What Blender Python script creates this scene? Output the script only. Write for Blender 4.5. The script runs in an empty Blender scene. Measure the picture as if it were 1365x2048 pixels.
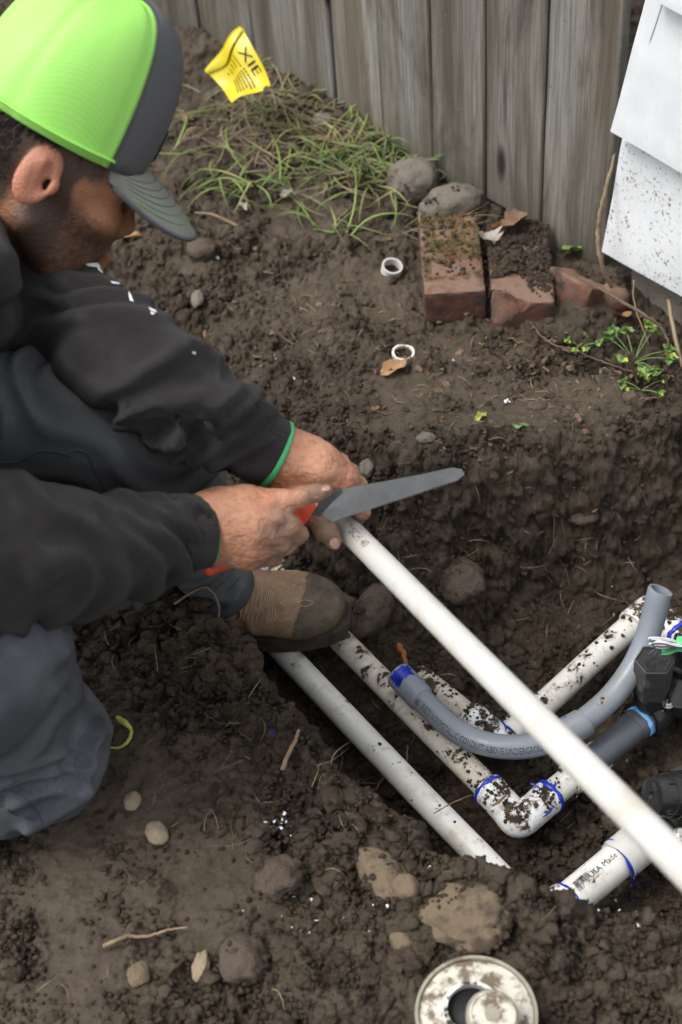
import bpy, math, random
import numpy as np
import openvdb
from mathutils import Vector, Matrix
from mathutils.bvhtree import BVHTree

random.seed(7)
RNG = np.random.default_rng(11)
SC = bpy.context.scene
COL = SC.collection
R = math.radians

# ---------------------------------------------------------------- camera, world, sun, exposure
FPX, CX, CY = 2844.0, 682.5, 1024.0          # lens in photo pixels, picture centre
PITCH, ROLL = R(45.0), R(5.7)
CAMP = np.array([0.0, 0.0, 1.32])
_f = np.array([0, math.cos(PITCH), -math.sin(PITCH)])
_r0 = np.array([1.0, 0, 0]); _u0 = np.array([0, math.sin(PITCH), math.cos(PITCH)])
_r = math.cos(ROLL) * _r0 - math.sin(ROLL) * _u0
_u = math.sin(ROLL) * _r0 + math.cos(ROLL) * _u0
cam = bpy.data.cameras.new('camera'); camo = bpy.data.objects.new('camera', cam); COL.objects.link(camo)
M = Matrix(((_r[0], _u[0], -_f[0], CAMP[0]), (_r[1], _u[1], -_f[1], CAMP[1]), (_r[2], _u[2], -_f[2], CAMP[2]), (0, 0, 0, 1)))
camo.matrix_world = M
cam.sensor_fit = 'VERTICAL'; cam.sensor_height = 36.0; cam.sensor_width = 24.0
cam.lens = FPX / 2048 * 36.0
cam.clip_start = 0.05; cam.clip_end = 300
cam.dof.use_dof = True; cam.dof.focus_distance = 1.72; cam.dof.aperture_fstop = 4.8
SC.camera = camo

SUN_EL, SUN_AZ = R(60), R(-95)               # azimuth from +Y towards +X
w = bpy.data.worlds.new('World'); SC.world = w; w.use_nodes = True
nt = w.node_tree; nt.nodes.clear()
sky = nt.nodes.new('ShaderNodeTexSky'); sky.sky_type = 'NISHITA'; sky.sun_disc = False
sky.sun_elevation = SUN_EL; sky.sun_rotation = SUN_AZ; sky.dust_density = 4.0; sky.air_density = 1.0
hs = nt.nodes.new('ShaderNodeHueSaturation'); hs.inputs['Saturation'].default_value = 0.16
bg = nt.nodes.new('ShaderNodeBackground'); bg.inputs['Strength'].default_value = 0.15
wo = nt.nodes.new('ShaderNodeOutputWorld')
nt.links.new(sky.outputs[0], hs.inputs['Color']); nt.links.new(hs.outputs[0], bg.inputs[0]); nt.links.new(bg.outputs[0], wo.inputs[0])
sl = bpy.data.lights.new('sun', 'SUN'); sl.energy = 1.0; sl.angle = R(24); sl.color = (1.0, 0.945, 0.86)
so = bpy.data.objects.new('sun', sl); COL.objects.link(so)
sd = Vector((math.sin(SUN_AZ) * math.cos(SUN_EL), math.cos(SUN_AZ) * math.cos(SUN_EL), math.sin(SUN_EL)))
so.rotation_euler = sd.to_track_quat('Z', 'Y').to_euler(); so.location = (0, 0, 5)
SC.view_settings.view_transform = 'Standard'; SC.view_settings.look = 'None'
SC.view_settings.exposure = 0.80; SC.view_settings.gamma = 1.0
SC.view_settings.use_curve_mapping = False

# ---------------------------------------------------------------- picture <-> place helpers
def ray(px, py):
    return _f + (px - CX) / FPX * _r - (py - CY) / FPX * _u
def D(px, py, d):                             # point seen at a pixel, at a distance along the view axis
    return CAMP + d * ray(px, py)
def P(px, py, z=0.0):                         # ... on a level plane
    q = ray(px, py); return CAMP + q * ((z - CAMP[2]) / q[2])
def CV(x, y, z):                              # camera-frame direction (right, up, towards viewer) in the world
    return x * _r + y * _u - z * _f
def nrm(v):
    v = np.asarray(v, float); return v / (np.linalg.norm(v) + 1e-12)

# ---------------------------------------------------------------- noise
_perm = RNG.permutation(4096)
def _h(ix, iy, iz, s):
    return _perm[(_perm[(_perm[(ix + s * 57) & 4095] + iy) & 4095] + iz) & 4095]
_G = RNG.normal(size=(4096, 3)); _G /= np.linalg.norm(_G, axis=1)[:, None]
_RV = RNG.random((4096, 4))
def pn(p, s=0):
    p = np.asarray(p, float); i = np.floor(p).astype(np.int64); f = p - i
    u = f * f * f * (f * (f * 6 - 15) + 10); out = 0
    for dx in (0, 1):
        wx = u[..., 0] if dx else 1 - u[..., 0]
        for dy in (0, 1):
            wy = u[..., 1] if dy else 1 - u[..., 1]
            for dz in (0, 1):
                wz = u[..., 2] if dz else 1 - u[..., 2]
                g = _G[_h(i[..., 0] + dx, i[..., 1] + dy, i[..., 2] + dz, s)]
                out = out + wx * wy * wz * (g[..., 0] * (f[..., 0] - dx) + g[..., 1] * (f[..., 1] - dy) + g[..., 2] * (f[..., 2] - dz))
    return out * 1.6
def fbm(p, s=0, o=4, g=0.5):
    p = np.asarray(p, float); a, t = 1.0, 0
    for k in range(o):
        t = t + a * pn(p, s + k); p = p * 2.03; a *= g
    return t
def p3(x, y, f, z=0.37):
    return np.stack([x * f, y * f, np.full_like(x, z)], -1)
def sstep(a, b, x):
    t = np.clip((x - a) / (b - a), 0, 1); return t * t * (3 - 2 * t)
def lumps(x, y, cell, s, prob=1.0, rmin=0.3, rmax=0.75):
    wx = x / cell + 0.35 * pn(p3(x, y, 1.3 / cell), s + 5) + 0.1 * pn(p3(x, y, 4 / cell), s + 7)
    wy = y / cell + 0.35 * pn(p3(x, y, 1.3 / cell), s + 6) + 0.1 * pn(p3(x, y, 4 / cell), s + 8)
    ix = np.floor(wx).astype(np.int64); iy = np.floor(wy).astype(np.int64); out = np.zeros_like(x)
    for dx in (-1, 0, 1):
        for dy in (-1, 0, 1):
            v = _RV[_h(ix + dx, iy + dy, 3, s)]
            r = rmin + (rmax - rmin) * v[..., 2] ** 1.5
            d2 = ((wx - ix - dx - v[..., 0]) ** 2 + (wy - iy - dy - v[..., 1]) ** 2) / (r * r)
            b = np.sqrt(np.clip(1 - d2, 0, 1)) * r * (v[..., 3] < prob)
            out = np.maximum(out, b)
    return out * cell

# ---------------------------------------------------------------- mesh helpers
def mkmesh(name, V, F, smooth=True):
    me = bpy.data.meshes.new(name)
    V = np.asarray(V, np.float32)
    if isinstance(F, np.ndarray):
        n, k = F.shape
        me.vertices.add(len(V)); me.vertices.foreach_set('co', V.ravel())
        me.loops.add(n * k); me.loops.foreach_set('vertex_index', F.astype(np.int32).ravel())
        me.polygons.add(n); me.polygons.foreach_set('loop_start', np.arange(0, n * k, k, dtype=np.int32))
        me.update(calc_edges=True)
    else:
        me.from_pydata([tuple(map(float, v)) for v in V], [], [tuple(map(int, f)) for f in F]); me.update()
    if smooth: me.polygons.foreach_set('use_smooth', [True] * len(me.polygons))
    return me
def tag(o, label=None, cat=None, group=None, kind=None):
    if label: o['label'] = label
    if cat: o['category'] = cat
    if group: o['group'] = group
    if kind: o['kind'] = kind
    return o
def org(o):                                   # world origin of a thing built so far (things carry no rotation unless said)
    l = np.zeros(3)
    while o is not None: l = l + np.array(o.location); o = o.parent
    return l
def empty(name, loc, label=None, cat=None, group=None, kind=None):
    o = bpy.data.objects.new(name, None); COL.objects.link(o); o.location = loc; o.empty_display_size = 0.02
    return tag(o, label, cat, group, kind)
def add(name, VF, mat, parent=None, loc=None, smooth=True, auto=None):
    """world-space verts -> one mesh object; local origin at parent's origin or at loc"""
    V, F = VF; V = np.asarray(V, float)
    if parent is not None: o0 = org(parent)
    else: o0 = np.asarray(loc, float) if loc is not None else np.array([*V[:, :2].mean(0), V[:, 2].min()])
    me = mkmesh(name, V - o0, F, smooth)
    o = bpy.data.objects.new(name, me); COL.objects.link(o)
    if parent is not None: o.parent = parent
    else: o.location = o0
    if mat: me.materials.append(mat)
    if auto is not None:
        me.set_sharp_from_angle(angle=R(auto))
    return o
def join(parts):
    Vs, Fs, n = [], [], 0
    for V, F in parts:
        Vs.append(np.asarray(V, float))
        Fs += [tuple(int(i) + n for i in f) for f in F]
        n += len(V)
    return np.vstack(Vs), Fs
def frames(pts):
    pts = np.asarray(pts, float); T = np.gradient(pts, axis=0); T /= np.linalg.norm(T, axis=1)[:, None] + 1e-12
    ref = np.array([0, 0, 1.0]) if abs(T[0][2]) < 0.9 else np.array([1.0, 0, 0])
    n = nrm(ref - T[0] * (ref @ T[0])); N = [n]
    for k in range(1, len(pts)):
        n = N[-1] - T[k] * (N[-1] @ T[k]); N.append(nrm(n))
    N = np.array(N); return T, N, np.cross(T, N)
def spline(pts, n=24, closed=False):
    pts = np.asarray(pts, float); m = len(pts)
    if m < 3:
        t = np.linspace(0, 1, n)[:, None]; return pts[0] * (1 - t) + pts[-1] * t
    pp = np.vstack([2 * pts[0] - pts[1], pts, 2 * pts[-1] - pts[-2]]); out = []
    for u in np.linspace(0, m - 1 - 1e-9, n):
        i = int(u); t = u - i; a, b, c, d = pp[i:i + 4]
        out.append(0.5 * ((2 * b) + (c - a) * t + (2 * a - 5 * b + 4 * c - d) * t * t + (3 * b - a - 3 * c + d) * t ** 3))
    return np.array(out)
def tube(pts, rad, seg=16, caps=True, wall=None, sq=1.0):
    """rad scalar or per point; wall = thickness for an open pipe; sq flattens along N"""
    pts = np.asarray(pts, float); n = len(pts); rad = np.broadcast_to(rad, (n,)).astype(float)
    T, N, B = frames(pts); a = np.linspace(0, 2 * np.pi, seg, endpoint=False)
    def shell(r):
        return (pts[:, None] + r[:, None, None] * (sq * np.cos(a)[None, :, None] * N[:, None] + np.sin(a)[None, :, None] * B[:, None])).reshape(-1, 3)
    def faces(o, flip):
        F = []
        for i in range(n - 1):
            for j in range(seg):
                q = (o + i * seg + j, o + i * seg + (j + 1) % seg, o + (i + 1) * seg + (j + 1) % seg, o + (i + 1) * seg + j)
                F.append(q[::-1] if flip else q)
        return F
    V = shell(rad); F = faces(0, False)
    if wall:
        V = np.vstack([V, shell(rad - wall)]); m = n * seg; F += faces(m, True)
        for j in range(seg):
            k = (j + 1) % seg
            F.append((j, m + j, m + k, k)); e = (n - 1) * seg
            F.append((e + j, e + k, m + e + k, m + e + j))
    elif caps:
        F.append(tuple(range(seg - 1, -1, -1))); F.append(tuple(range((n - 1) * seg, n * seg)))
    return V, F
def lathe(base, axis, prof, seg=32, xdir=None):
    """prof: (distance along axis, radius) list"""
    ax = nrm(axis); x = nrm(xdir) if xdir is not None else nrm(np.cross(ax, [0.3, 0.9, 0.2])); x = nrm(x - ax * (x @ ax)); y = np.cross(ax, x)
    a = np.linspace(0, 2 * np.pi, seg, endpoint=False); V = []
    for h, r in prof:
        V.append(np.asarray(base) + ax * h + r * (np.cos(a)[:, None] * x + np.sin(a)[:, None] * y))
    V = np.vstack(V); F = []; n = len(prof)
    for i in range(n - 1):
        for j in range(seg):
            k = (j + 1) % seg; F.append((i * seg + j, i * seg + k, (i + 1) * seg + k, (i + 1) * seg + j))
    F.append(tuple(range(seg - 1, -1, -1))); F.append(tuple(range((n - 1) * seg, n * seg)))
    return V, F
def frame_of(x, y):
    x = nrm(x); y = np.asarray(y, float); y = nrm(y - x * (y @ x)); return np.stack([x, y, np.cross(x, y)])   # rows
def box(c, ax, s, bev=0.0, sub=0):
    """box at centre c, rows of ax are its axes, s full sizes, chamfered edges"""
    s = np.asarray(s, float) / 2; b = min(bev, s.min() * 0.9); V = []; idx = {}
    for sx in (-1, 1):
        for sy in (-1, 1):
            for sz in (-1, 1):
                for k in range(3):
                    q = np.array([sx, sy, sz]) * s
                    for m in range(3):
                        if m != k: q[m] -= np.sign(q[m]) * b
                    idx[(sx, sy, sz, k)] = len(V); V.append(q)
    F = []
    for k in range(3):
        o1, o2 = (k + 1) % 3, (k + 2) % 3
        for s0 in (-1, 1):
            q = []
            for a1, a2 in ((-1, -1), (1, -1), (1, 1), (-1, 1)):
                c3 = [0, 0, 0]; c3[k] = s0; c3[o1] = a1; c3[o2] = a2; q.append(idx[(*c3, k)])
            F.append(q if s0 > 0 else q[::-1])
    if b > 0:
        for k in range(3):
            o1, o2 = (k + 1) % 3, (k + 2) % 3
            for a1 in (-1, 1):
                for a2 in (-1, 1):
                    def g(e, f):
                        c3 = [0, 0, 0]; c3[k] = e; c3[o1] = a1; c3[o2] = a2; return idx[(*c3, f)]
                    q = [g(-1, o1), g(1, o1), g(1, o2), g(-1, o2)]; F.append(q if a1 * a2 < 0 else q[::-1])
        for sx in (-1, 1):
            for sy in (-1, 1):
                for sz in (-1, 1):
                    q = [idx[(sx, sy, sz, k)] for k in range(3)]; F.append(q if sx * sy * sz > 0 else q[::-1])
    return np.asarray(c) + np.array(V) @ np.asarray(ax), F
_ico = {}
def ico(sub):
    if sub not in _ico:
        import bmesh
        bm = bmesh.new(); bmesh.ops.create_icosphere(bm, subdivisions=sub, radius=1)
        _ico[sub] = (np.array([v.co[:] for v in bm.verts]), np.array([[v.index for v in f.verts] for f in bm.faces])); bm.free()
    return _ico[sub]
def rotm(rx, ry, rz):
    return np.array(Matrix.Rotation(rz, 3, 'Z') @ Matrix.Rotation(ry, 3, 'Y') @ Matrix.Rotation(rx, 3, 'X'))
def rock(c, ax, s, seed=0, rough=0.18, sub=4, freq=1.4):
    V, F = ico(sub); n = fbm(V * freq + seed * 7.3, seed % 40, 4); V = V * (1 + rough * n)[:, None]
    V = np.sign(V) * np.abs(V) ** 0.92
    return np.asarray(c) + (V * np.asarray(s)) @ np.asarray(ax), F

# ---------------------------------------------------------------- signed-distance sculpting
class Field:
    def __init__(s, lo, hi, h):
        s.lo = np.asarray(lo, float); s.h = h; s.n = np.ceil((np.asarray(hi) - s.lo) / h).astype(int) + 1
        s.D = np.full(s.n, 1.0, np.float32); s.ax = [s.lo[i] + h * np.arange(s.n[i]) for i in range(3)]
    def put(s, fn, lo, hi, k=0.0, op='u'):
        pad = 4 * s.h + k * 1.5
        a = np.clip(np.floor((np.asarray(lo) - pad - s.lo) / s.h).astype(int), 0, s.n); b = np.clip(np.ceil((np.asarray(hi) + pad - s.lo) / s.h).astype(int) + 1, 0, s.n)
        if (b <= a).any(): return
        X = np.stack(np.meshgrid(*[s.ax[i][a[i]:b[i]] for i in range(3)], indexing='ij'), -1)
        d = fn(X).astype(np.float32); S = s.D[a[0]:b[0], a[1]:b[1], a[2]:b[2]]
        if op == 'u':
            if k > 0:
                hh = np.clip(0.5 + 0.5 * (S - d) / k, 0, 1); S[...] = S * (1 - hh) + d * hh - k * hh * (1 - hh)
            else: S[...] = np.minimum(S, d)
        else:
            if k > 0:
                hh = np.clip(0.5 - 0.5 * (S + d) / k, 0, 1); S[...] = S * (1 - hh) - d * hh + k * hh * (1 - hh)
            else: S[...] = np.maximum(S, -d)
    def cone(s, a, b, r1, r2, k=0.0, op='u'):
        a = np.asarray(a, float); b = np.asarray(b, float); r = max(r1, r2); ab = b - a; L = ab @ ab + 1e-12
        def fn(X):
            t = np.clip(((X - a) @ ab) / L, 0, 1); return np.linalg.norm(X - a - t[..., None] * ab, axis=-1) - (r1 + (r2 - r1) * t)
        s.put(fn, np.minimum(a, b) - r, np.maximum(a, b) + r, k, op)
    def chain(s, pts, rs, k=0.0):
        for i in range(len(pts) - 1): s.cone(pts[i], pts[i + 1], rs[i], rs[i + 1], k)
    def ell(s, c, rad, ax=np.eye(3), k=0.0, op='u'):
        c = np.asarray(c, float); rad = np.asarray(rad, float); ax = np.asarray(ax)
        def fn(X):
            q = (X - c) @ ax.T; k0 = np.linalg.norm(q / rad, axis=-1); k1 = np.linalg.norm(q / rad ** 2, axis=-1) + 1e-9; return k0 * (k0 - 1) / k1
        m = rad.max(); s.put(fn, c - m, c + m, k, op)
    def mesh(s):
        g = openvdb.FloatGrid(1.0); g.copyFromArray(s.D)
        V, Q = g.convertToQuads(0.0)
        V = V * s.h + s.lo; Q = Q.astype(np.int64)
        a, b, c, d = (V[Q[:, i]] for i in range(4))
        vol = (np.einsum('ij,ij->i', a, np.cross(b, c)) + np.einsum('ij,ij->i', a, np.cross(c, d))).sum()
        if vol < 0: Q = Q[:, ::-1]
        return V, np.ascontiguousarray(Q)
def vnormals(V, F):
    n = np.zeros_like(V); a = V[F[:, 1]] - V[F[:, 0]]; b = V[F[:, 2]] - V[F[:, 0]]; fn = np.cross(a, b)
    for i in range(F.shape[1]): np.add.at(n, F[:, i], fn)
    return n / (np.linalg.norm(n, axis=1)[:, None] + 1e-12)
def relax(V, F, it=2, lam=0.5):
    for _ in range(it):
        s = np.zeros_like(V); c = np.zeros(len(V)); k = F.shape[1]
        for i in range(k):
            a, b = F[:, i], F[:, (i + 1) % k]
            np.add.at(s, a, V[b]); np.add.at(c, a, 1); np.add.at(s, b, V[a]); np.add.at(c, b, 1)
        V = V + lam * (s / np.maximum(c, 1)[:, None] - V)
    return V
def vattr(o, name, vals):
    a = o.data.attributes.new(name, 'FLOAT', 'POINT'); a.data.foreach_set('value', np.asarray(vals, np.float32))

# ---------------------------------------------------------------- lettering wrapped on surfaces
def text2d(s, size, align='LEFT', ext=0.0):
    c = bpy.data.curves.new('t', 'FONT'); c.body = s; c.size = size; c.align_x = align; c.align_y = 'CENTER'; c.resolution_u = 2
    o = bpy.data.objects.new('t', c); COL.objects.link(o); bpy.context.view_layer.update()
    me = bpy.data.meshes.new_from_object(o.evaluated_get(bpy.context.evaluated_depsgraph_get()))
    V = np.array([v.co[:2] for v in me.vertices]); F = [tuple(p.vertices) for p in me.polygons]
    bpy.data.objects.remove(o); bpy.data.curves.remove(c); bpy.data.meshes.remove(me)
    return V, F
def wrap_on_path(V2, F, pts, r, s0, ang, flip=False, aspect=1.0):
    """x of V2 runs along the path from arc length s0, y runs round the tube; ang = direction (world vector) the text faces"""
    pts = spline(pts, 400); L = np.concatenate([[0], np.cumsum(np.linalg.norm(np.diff(pts, axis=0), axis=1))])
    T = np.gradient(pts, axis=0); T /= np.linalg.norm(T, axis=1)[:, None]
    x = s0 + V2[:, 0] * aspect; idx = lambda arr: np.stack([np.interp(x, L, arr[:, i]) for i in range(3)], -1)
    C = idx(pts); Tt = idx(T); Tt /= np.linalg.norm(Tt, axis=1)[:, None]
    A = np.asarray(ang, float)[None] - Tt * (Tt @ np.asarray(ang, float))[:, None]; A /= np.linalg.norm(A, axis=1)[:, None]
    B = np.cross(A, Tt)                         # 'down/up' round the pipe
    th = V2[:, 1] / r
    return C + r * (np.cos(th)[:, None] * A + np.sin(th)[:, None] * B), F
# ---------------------------------------------------------------- materials
class NB:
    def __init__(s, name):
        s.m = bpy.data.materials.new(name); s.m.use_nodes = True; s.t = s.m.node_tree; s.t.nodes.clear()
        s.out = s.n('ShaderNodeOutputMaterial'); s.b = s.n('ShaderNodeBsdfPrincipled'); s.l(s.b.outputs[0], s.out.inputs[0])
        s.tc = s.n('ShaderNodeTexCoord')
    def n(s, k, **kw):
        q = s.t.nodes.new(k)
        for a, b in kw.items(): setattr(q, a, b)
        return q
    def l(s, a, b): s.t.links.new(a, b)
    def vec(s, scale=(1, 1, 1), src='Object', rot=(0, 0, 0), loc=(0, 0, 0)):
        mp = s.n('ShaderNodeMapping'); mp.inputs['Scale'].default_value = scale; mp.inputs['Rotation'].default_value = rot; mp.inputs['Location'].default_value = loc
        s.l(s.tc.outputs[src], mp.inputs['Vector']); return mp.outputs[0]
    def noise(s, scale, detail=5, rough=0.6, vec=None, dist=0.0, out=0):
        q = s.n('ShaderNodeTexNoise'); q.inputs['Scale'].default_value = scale; q.inputs['Detail'].default_value = detail
        q.inputs['Roughness'].default_value = rough; q.inputs['Distortion'].default_value = dist
        s.l(vec if vec is not None else s.tc.outputs['Object'], q.inputs['Vector']); return q.outputs[out]
    def vor(s, scale, vec=None, feature='F1', out='Distance', rnd=1.0):
        q = s.n('ShaderNodeTexVoronoi', feature=feature); q.inputs['Scale'].default_value = scale; q.inputs['Randomness'].default_value = rnd
        s.l(vec if vec is not None else s.tc.outputs['Object'], q.inputs['Vector']); return q.outputs[out]
    def wave(s, scale, vec=None, dist=0.0, dscale=1.0, dirn='X'):
        q = s.n('ShaderNodeTexWave', bands_direction=dirn); q.inputs['Scale'].default_value = scale; q.inputs['Distortion'].default_value = dist; q.inputs['Detail Scale'].default_value = dscale
        s.l(vec if vec is not None else s.tc.outputs['Object'], q.inputs['Vector']); return q.outputs['Fac']
    def ramp(s, fac, stops, interp='LINEAR'):
        q = s.n('ShaderNodeValToRGB'); e = q.color_ramp.elements; q.color_ramp.interpolation = interp
        while len(e) < len(stops): e.new(0.5)
        for el, (p, c) in zip(e, stops):
            el.position = p; el.color = (*c, 1) if isinstance(c, tuple) else (c, c, c, 1)
        s.l(fac, q.inputs[0]); return q.outputs[0]
    def thr(s, fac, a, b): return s.ramp(fac, [(a, 0.0), (b, 1.0)] if a < b else [(b, 1.0), (a, 0.0)])
    def val(s, x, node_in):
        if hasattr(x, 'links') or hasattr(x, 'is_linked'): s.l(x, node_in)
        else: node_in.default_value = (*x, 1) if isinstance(x, tuple) and len(x) == 3 and node_in.type == 'RGBA' else x
    def mix(s, f, a, b, mode='MIX'):
        q = s.n('ShaderNodeMix', data_type='RGBA', blend_type=mode)
        s.val(f, q.inputs[0]); s.val(a, q.inputs[6]); s.val(b, q.inputs[7]); return q.outputs[2]
    def math(s, op, a, b=0.0, clamp=False):
        q = s.n('ShaderNodeMath', operation=op, use_clamp=clamp); s.val(a, q.inputs[0]); s.val(b, q.inputs[1]); return q.outputs[0]
    def attr(s, name):
        q = s.n('ShaderNodeAttribute', attribute_name=name); return q.outputs['Fac']
    def rnd(s): return s.n('ShaderNodeObjectInfo').outputs['Random']
    def sep(s, ax, src='Object'):
        q = s.n('ShaderNodeSeparateXYZ'); s.l(s.tc.outputs[src], q.inputs[0]); return q.outputs[ax]
    def nz(s):
        g = s.n('ShaderNodeNewGeometry'); q = s.n('ShaderNodeSeparateXYZ'); s.l(g.outputs['Normal'], q.inputs[0]); return q.outputs[2]
    def bump(s, h, dist=0.001, strength=1.0, prev=None):
        q = s.n('ShaderNodeBump'); q.inputs['Distance'].default_value = dist; q.inputs['Strength'].default_value = strength
        s.l(h, q.inputs['Height'])
        if prev is not None: s.l(prev, q.inputs['Normal'])
        return q.outputs[0]
    def done(s, col=None, rough=None, normal=None, **kw):
        if col is not None: s.val(col, s.b.inputs['Base Color'])
        if rough is not None: s.val(rough, s.b.inputs['Roughness'])
        if normal is not None: s.l(normal, s.b.inputs['Normal'])
        for k, v in kw.items():
            s.val(v, s.b.inputs[k.replace('_', ' ')])
        return s.m
SOIL_A, SOIL_B, SOIL_C = (0.028, 0.0180, 0.0105), (0.079, 0.0545, 0.0330), (0.162, 0.118, 0.077)
def soil_col(s, vec=None):
    a = s.noise(9, 6, 0.65, vec); b = s.noise(70, 6, 0.7, vec)
    c = s.mix(s.thr(a, 0.35, 0.65), SOIL_A, SOIL_B); c = s.mix(s.thr(b, 0.48, 0.78), c, SOIL_C)
    return s.mix(s.thr(s.noise(260, 3, 0.6, vec), 0.25, 0.5), s.mix(0.55, c, SOIL_A), c)
def m_soil(name='soil', dry=False):
    s = NB(name); c = soil_col(s)
    if dry: c = s.mix(s.attr('dry'), c, s.mix(s.thr(s.noise(40, 6, .7), .3, .7), (0.078, 0.057, 0.038), (0.155, 0.119, 0.084)))
    fl = s.thr(s.vor(190, feature='F1'), 0.10, 0.07)      # pale flecks and fibres
    c = s.mix(s.math('MULTIPLY', fl, s.thr(s.noise(14, 2), .55, .7)), c, (0.2, 0.16, 0.11))
    n = s.bump(s.noise(150, 9, 0.78), 0.006); n = s.bump(s.noise(620, 5, 0.75), 0.0022, prev=n)
    r = s.ramp(s.noise(7, 3), [(0.35, 0.50), (0.65, 0.88)])
    return s.done(c, r, n, Specular_IOR_Level=0.45)
def m_pvc(name, base=(0.74, 0.735, 0.70), mud=0.0, rough=0.32, mudscale=38, stain=(0.42, 0.35, 0.25), stainamt=0.5, streakdir=None):
    s = NB(name); c = base
    st = s.thr(s.noise(14, 6, 0.65, dist=0.6), 0.50, 0.74); st = s.math('MULTIPLY', st, stainamt); c = s.mix(st, c, stain)
    sp = s.thr(s.noise(330, 2, 0.5), 0.72, 0.76); c = s.mix(s.math('MULTIPLY', sp, .5), c, (0.12, 0.09, 0.065))
    r = s.ramp(s.noise(50, 3), [(0.3, rough - 0.06), (0.7, rough + 0.14)])
    n = s.bump(s.noise(90, 4), 0.0002)
    if mud > 0:
        f = s.noise(mudscale, 8, 0.72, dist=0.3); f = s.math('ADD', f, s.math('MULTIPLY', s.nz(), 0.10)); lo = 0.80 - 0.21 * mud
        mk = s.thr(f, lo, lo + 0.012)
        film = s.math('MULTIPLY', s.thr(f, lo - .10, lo + .01), .55); c = s.mix(film, c, (0.27, 0.20, 0.135)); c = s.mix(mk, c, soil_col(s)); r = s.mix(mk, r, (0.9, 0.9, 0.9))
        n = s.bump(s.math('MULTIPLY', mk, s.noise(260, 4, .7)), 0.0035, prev=n)
    return s.done(c, r, n)
def m_plain(name, col, rough=0.5, var=0.15, scale=30, bump=0.0004, bscale=120, **kw):
    s = NB(name); d = tuple(x * (1 - var) for x in col); b = tuple(min(1, x * (1 + var)) for x in col)
    c = s.mix(s.thr(s.noise(scale, 5), 0.3, 0.7), d, b)
    return s.done(c, rough, s.bump(s.noise(bscale, 5), bump), **kw)
def m_dirty(name, col, rough=0.5, amt=0.5, scale=22, dirt=(0.09, 0.07, 0.05), bump=0.0006, **kw):
    s = NB(name); c = s.mix(s.thr(s.noise(70, 4), .3, .7), col, tuple(x * .8 for x in col))
    lo = 0.72 - 0.3 * amt; mk = s.thr(s.noise(scale, 8, 0.7), lo, lo + 0.09)
    c = s.mix(mk, c, dirt); r = s.mix(mk, (rough,) * 3, (0.9,) * 3)
    return s.done(c, r, s.bump(s.noise(180, 6, 0.7), bump), **kw)
MAT = {}
MAT['soil'] = m_soil('soil', dry=True); MAT['crumb'] = m_soil('soil_crumb')
MAT['pvc'] = m_pvc('white_pvc', mud=0.42)
MAT['pvc_mud'] = m_pvc('muddy_white_pvc', base=(0.66, 0.62, 0.54), mud=.72, mudscale=34, stainamt=0.85)
MAT['pvc_mid'] = m_pvc('dirty_white_pvc', base=(0.70, 0.69, 0.64), mud=0.60, mudscale=44)
MAT['pvc_fit'] = m_pvc('white_fitting', base=(0.77, 0.79, 0.80), mud=0.86, mudscale=55, stainamt=0.2)
MAT['pvc_clean'] = m_pvc('clean_white_pvc', base=(0.56, 0.555, 0.53), mud=0.0, rough=0.36, stainamt=0.75, stain=(0.36, 0.29, 0.20))
MAT['conduit'] = m_pvc('grey_conduit', base=(0.215, 0.245, 0.285), mud=0.30, rough=0.34, stain=(0.17, 0.15, 0.12), stainamt=0.5)
MAT['nipple'] = m_pvc('dark_grey_pvc', base=(0.085, 0.098, 0.118), mud=0.22, rough=0.34, stain=(0.12, 0.11, 0.10), stainamt=0.5)
MAT['primer'] = m_plain('blue_primer', (0.012, 0.035, 0.40), 0.3, 0.5, 60)
MAT['ptfe'] = m_plain('blue_thread_tape', (0.17, 0.42, 0.80), 0.45, 0.25, 200, 0.0006, 400)
MAT['black_plastic'] = m_dirty('black_plastic', (0.020, 0.020, 0.021), 0.25, 0.32, 30, (0.07, 0.062, 0.052), 0.0003)
MAT['black_rough'] = m_dirty('black_satin_plastic', (0.045, 0.045, 0.046), 0.33, 0.6, 34, (0.08, 0.072, 0.062), 0.0004)
MAT['steel'] = m_plain('screw_steel', (0.6, 0.58, 0.54), 0.28, 0.2, 90, 0.0003, 300, Metallic=1.0)
MAT['wire_grey'] = m_plain('grey_wire', (0.10, 0.11, 0.13), 0.35, 0.4, 70)
MAT['wire_white'] = m_plain('white_wire', (0.55, 0.56, 0.58), 0.35, 0.2, 70)
MAT['green_tape'] = m_plain('green_tape', (0.10, 0.50, 0.20), 0.35, 0.25, 90)
MAT['ink'] = m_plain('print_ink', (0.022, 0.025, 0.035), 0.5, 0.2)
MAT['ink_faded'] = m_plain('faded_print_ink', (0.09, 0.09, 0.095), 0.6, 0.5, 700)
MAT['rubber_green'] = m_plain('green_rubber', (0.055, 0.43, 0.16), 0.42, 0.1)
MAT['orange'] = m_dirty('orange_grip', (0.72, 0.095, 0.035), 0.42, 0.42, 60, (0.16, 0.07, 0.05))
def m_blade():
    s = NB('saw_steel'); v = s.vec((6, 6, 6)); c = s.mix(s.thr(s.noise(30, 6, .7), .35, .75), (0.235, 0.24, 0.24), (0.175, 0.176, 0.176))
    r = s.ramp(s.noise(45, 5), [(0.3, 0.16), (0.75, 0.42)])
    return s.done(c, r, s.bump(s.noise(400, 2), 0.00005), Metallic=1.0)
MAT['blade'] = m_blade()
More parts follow.
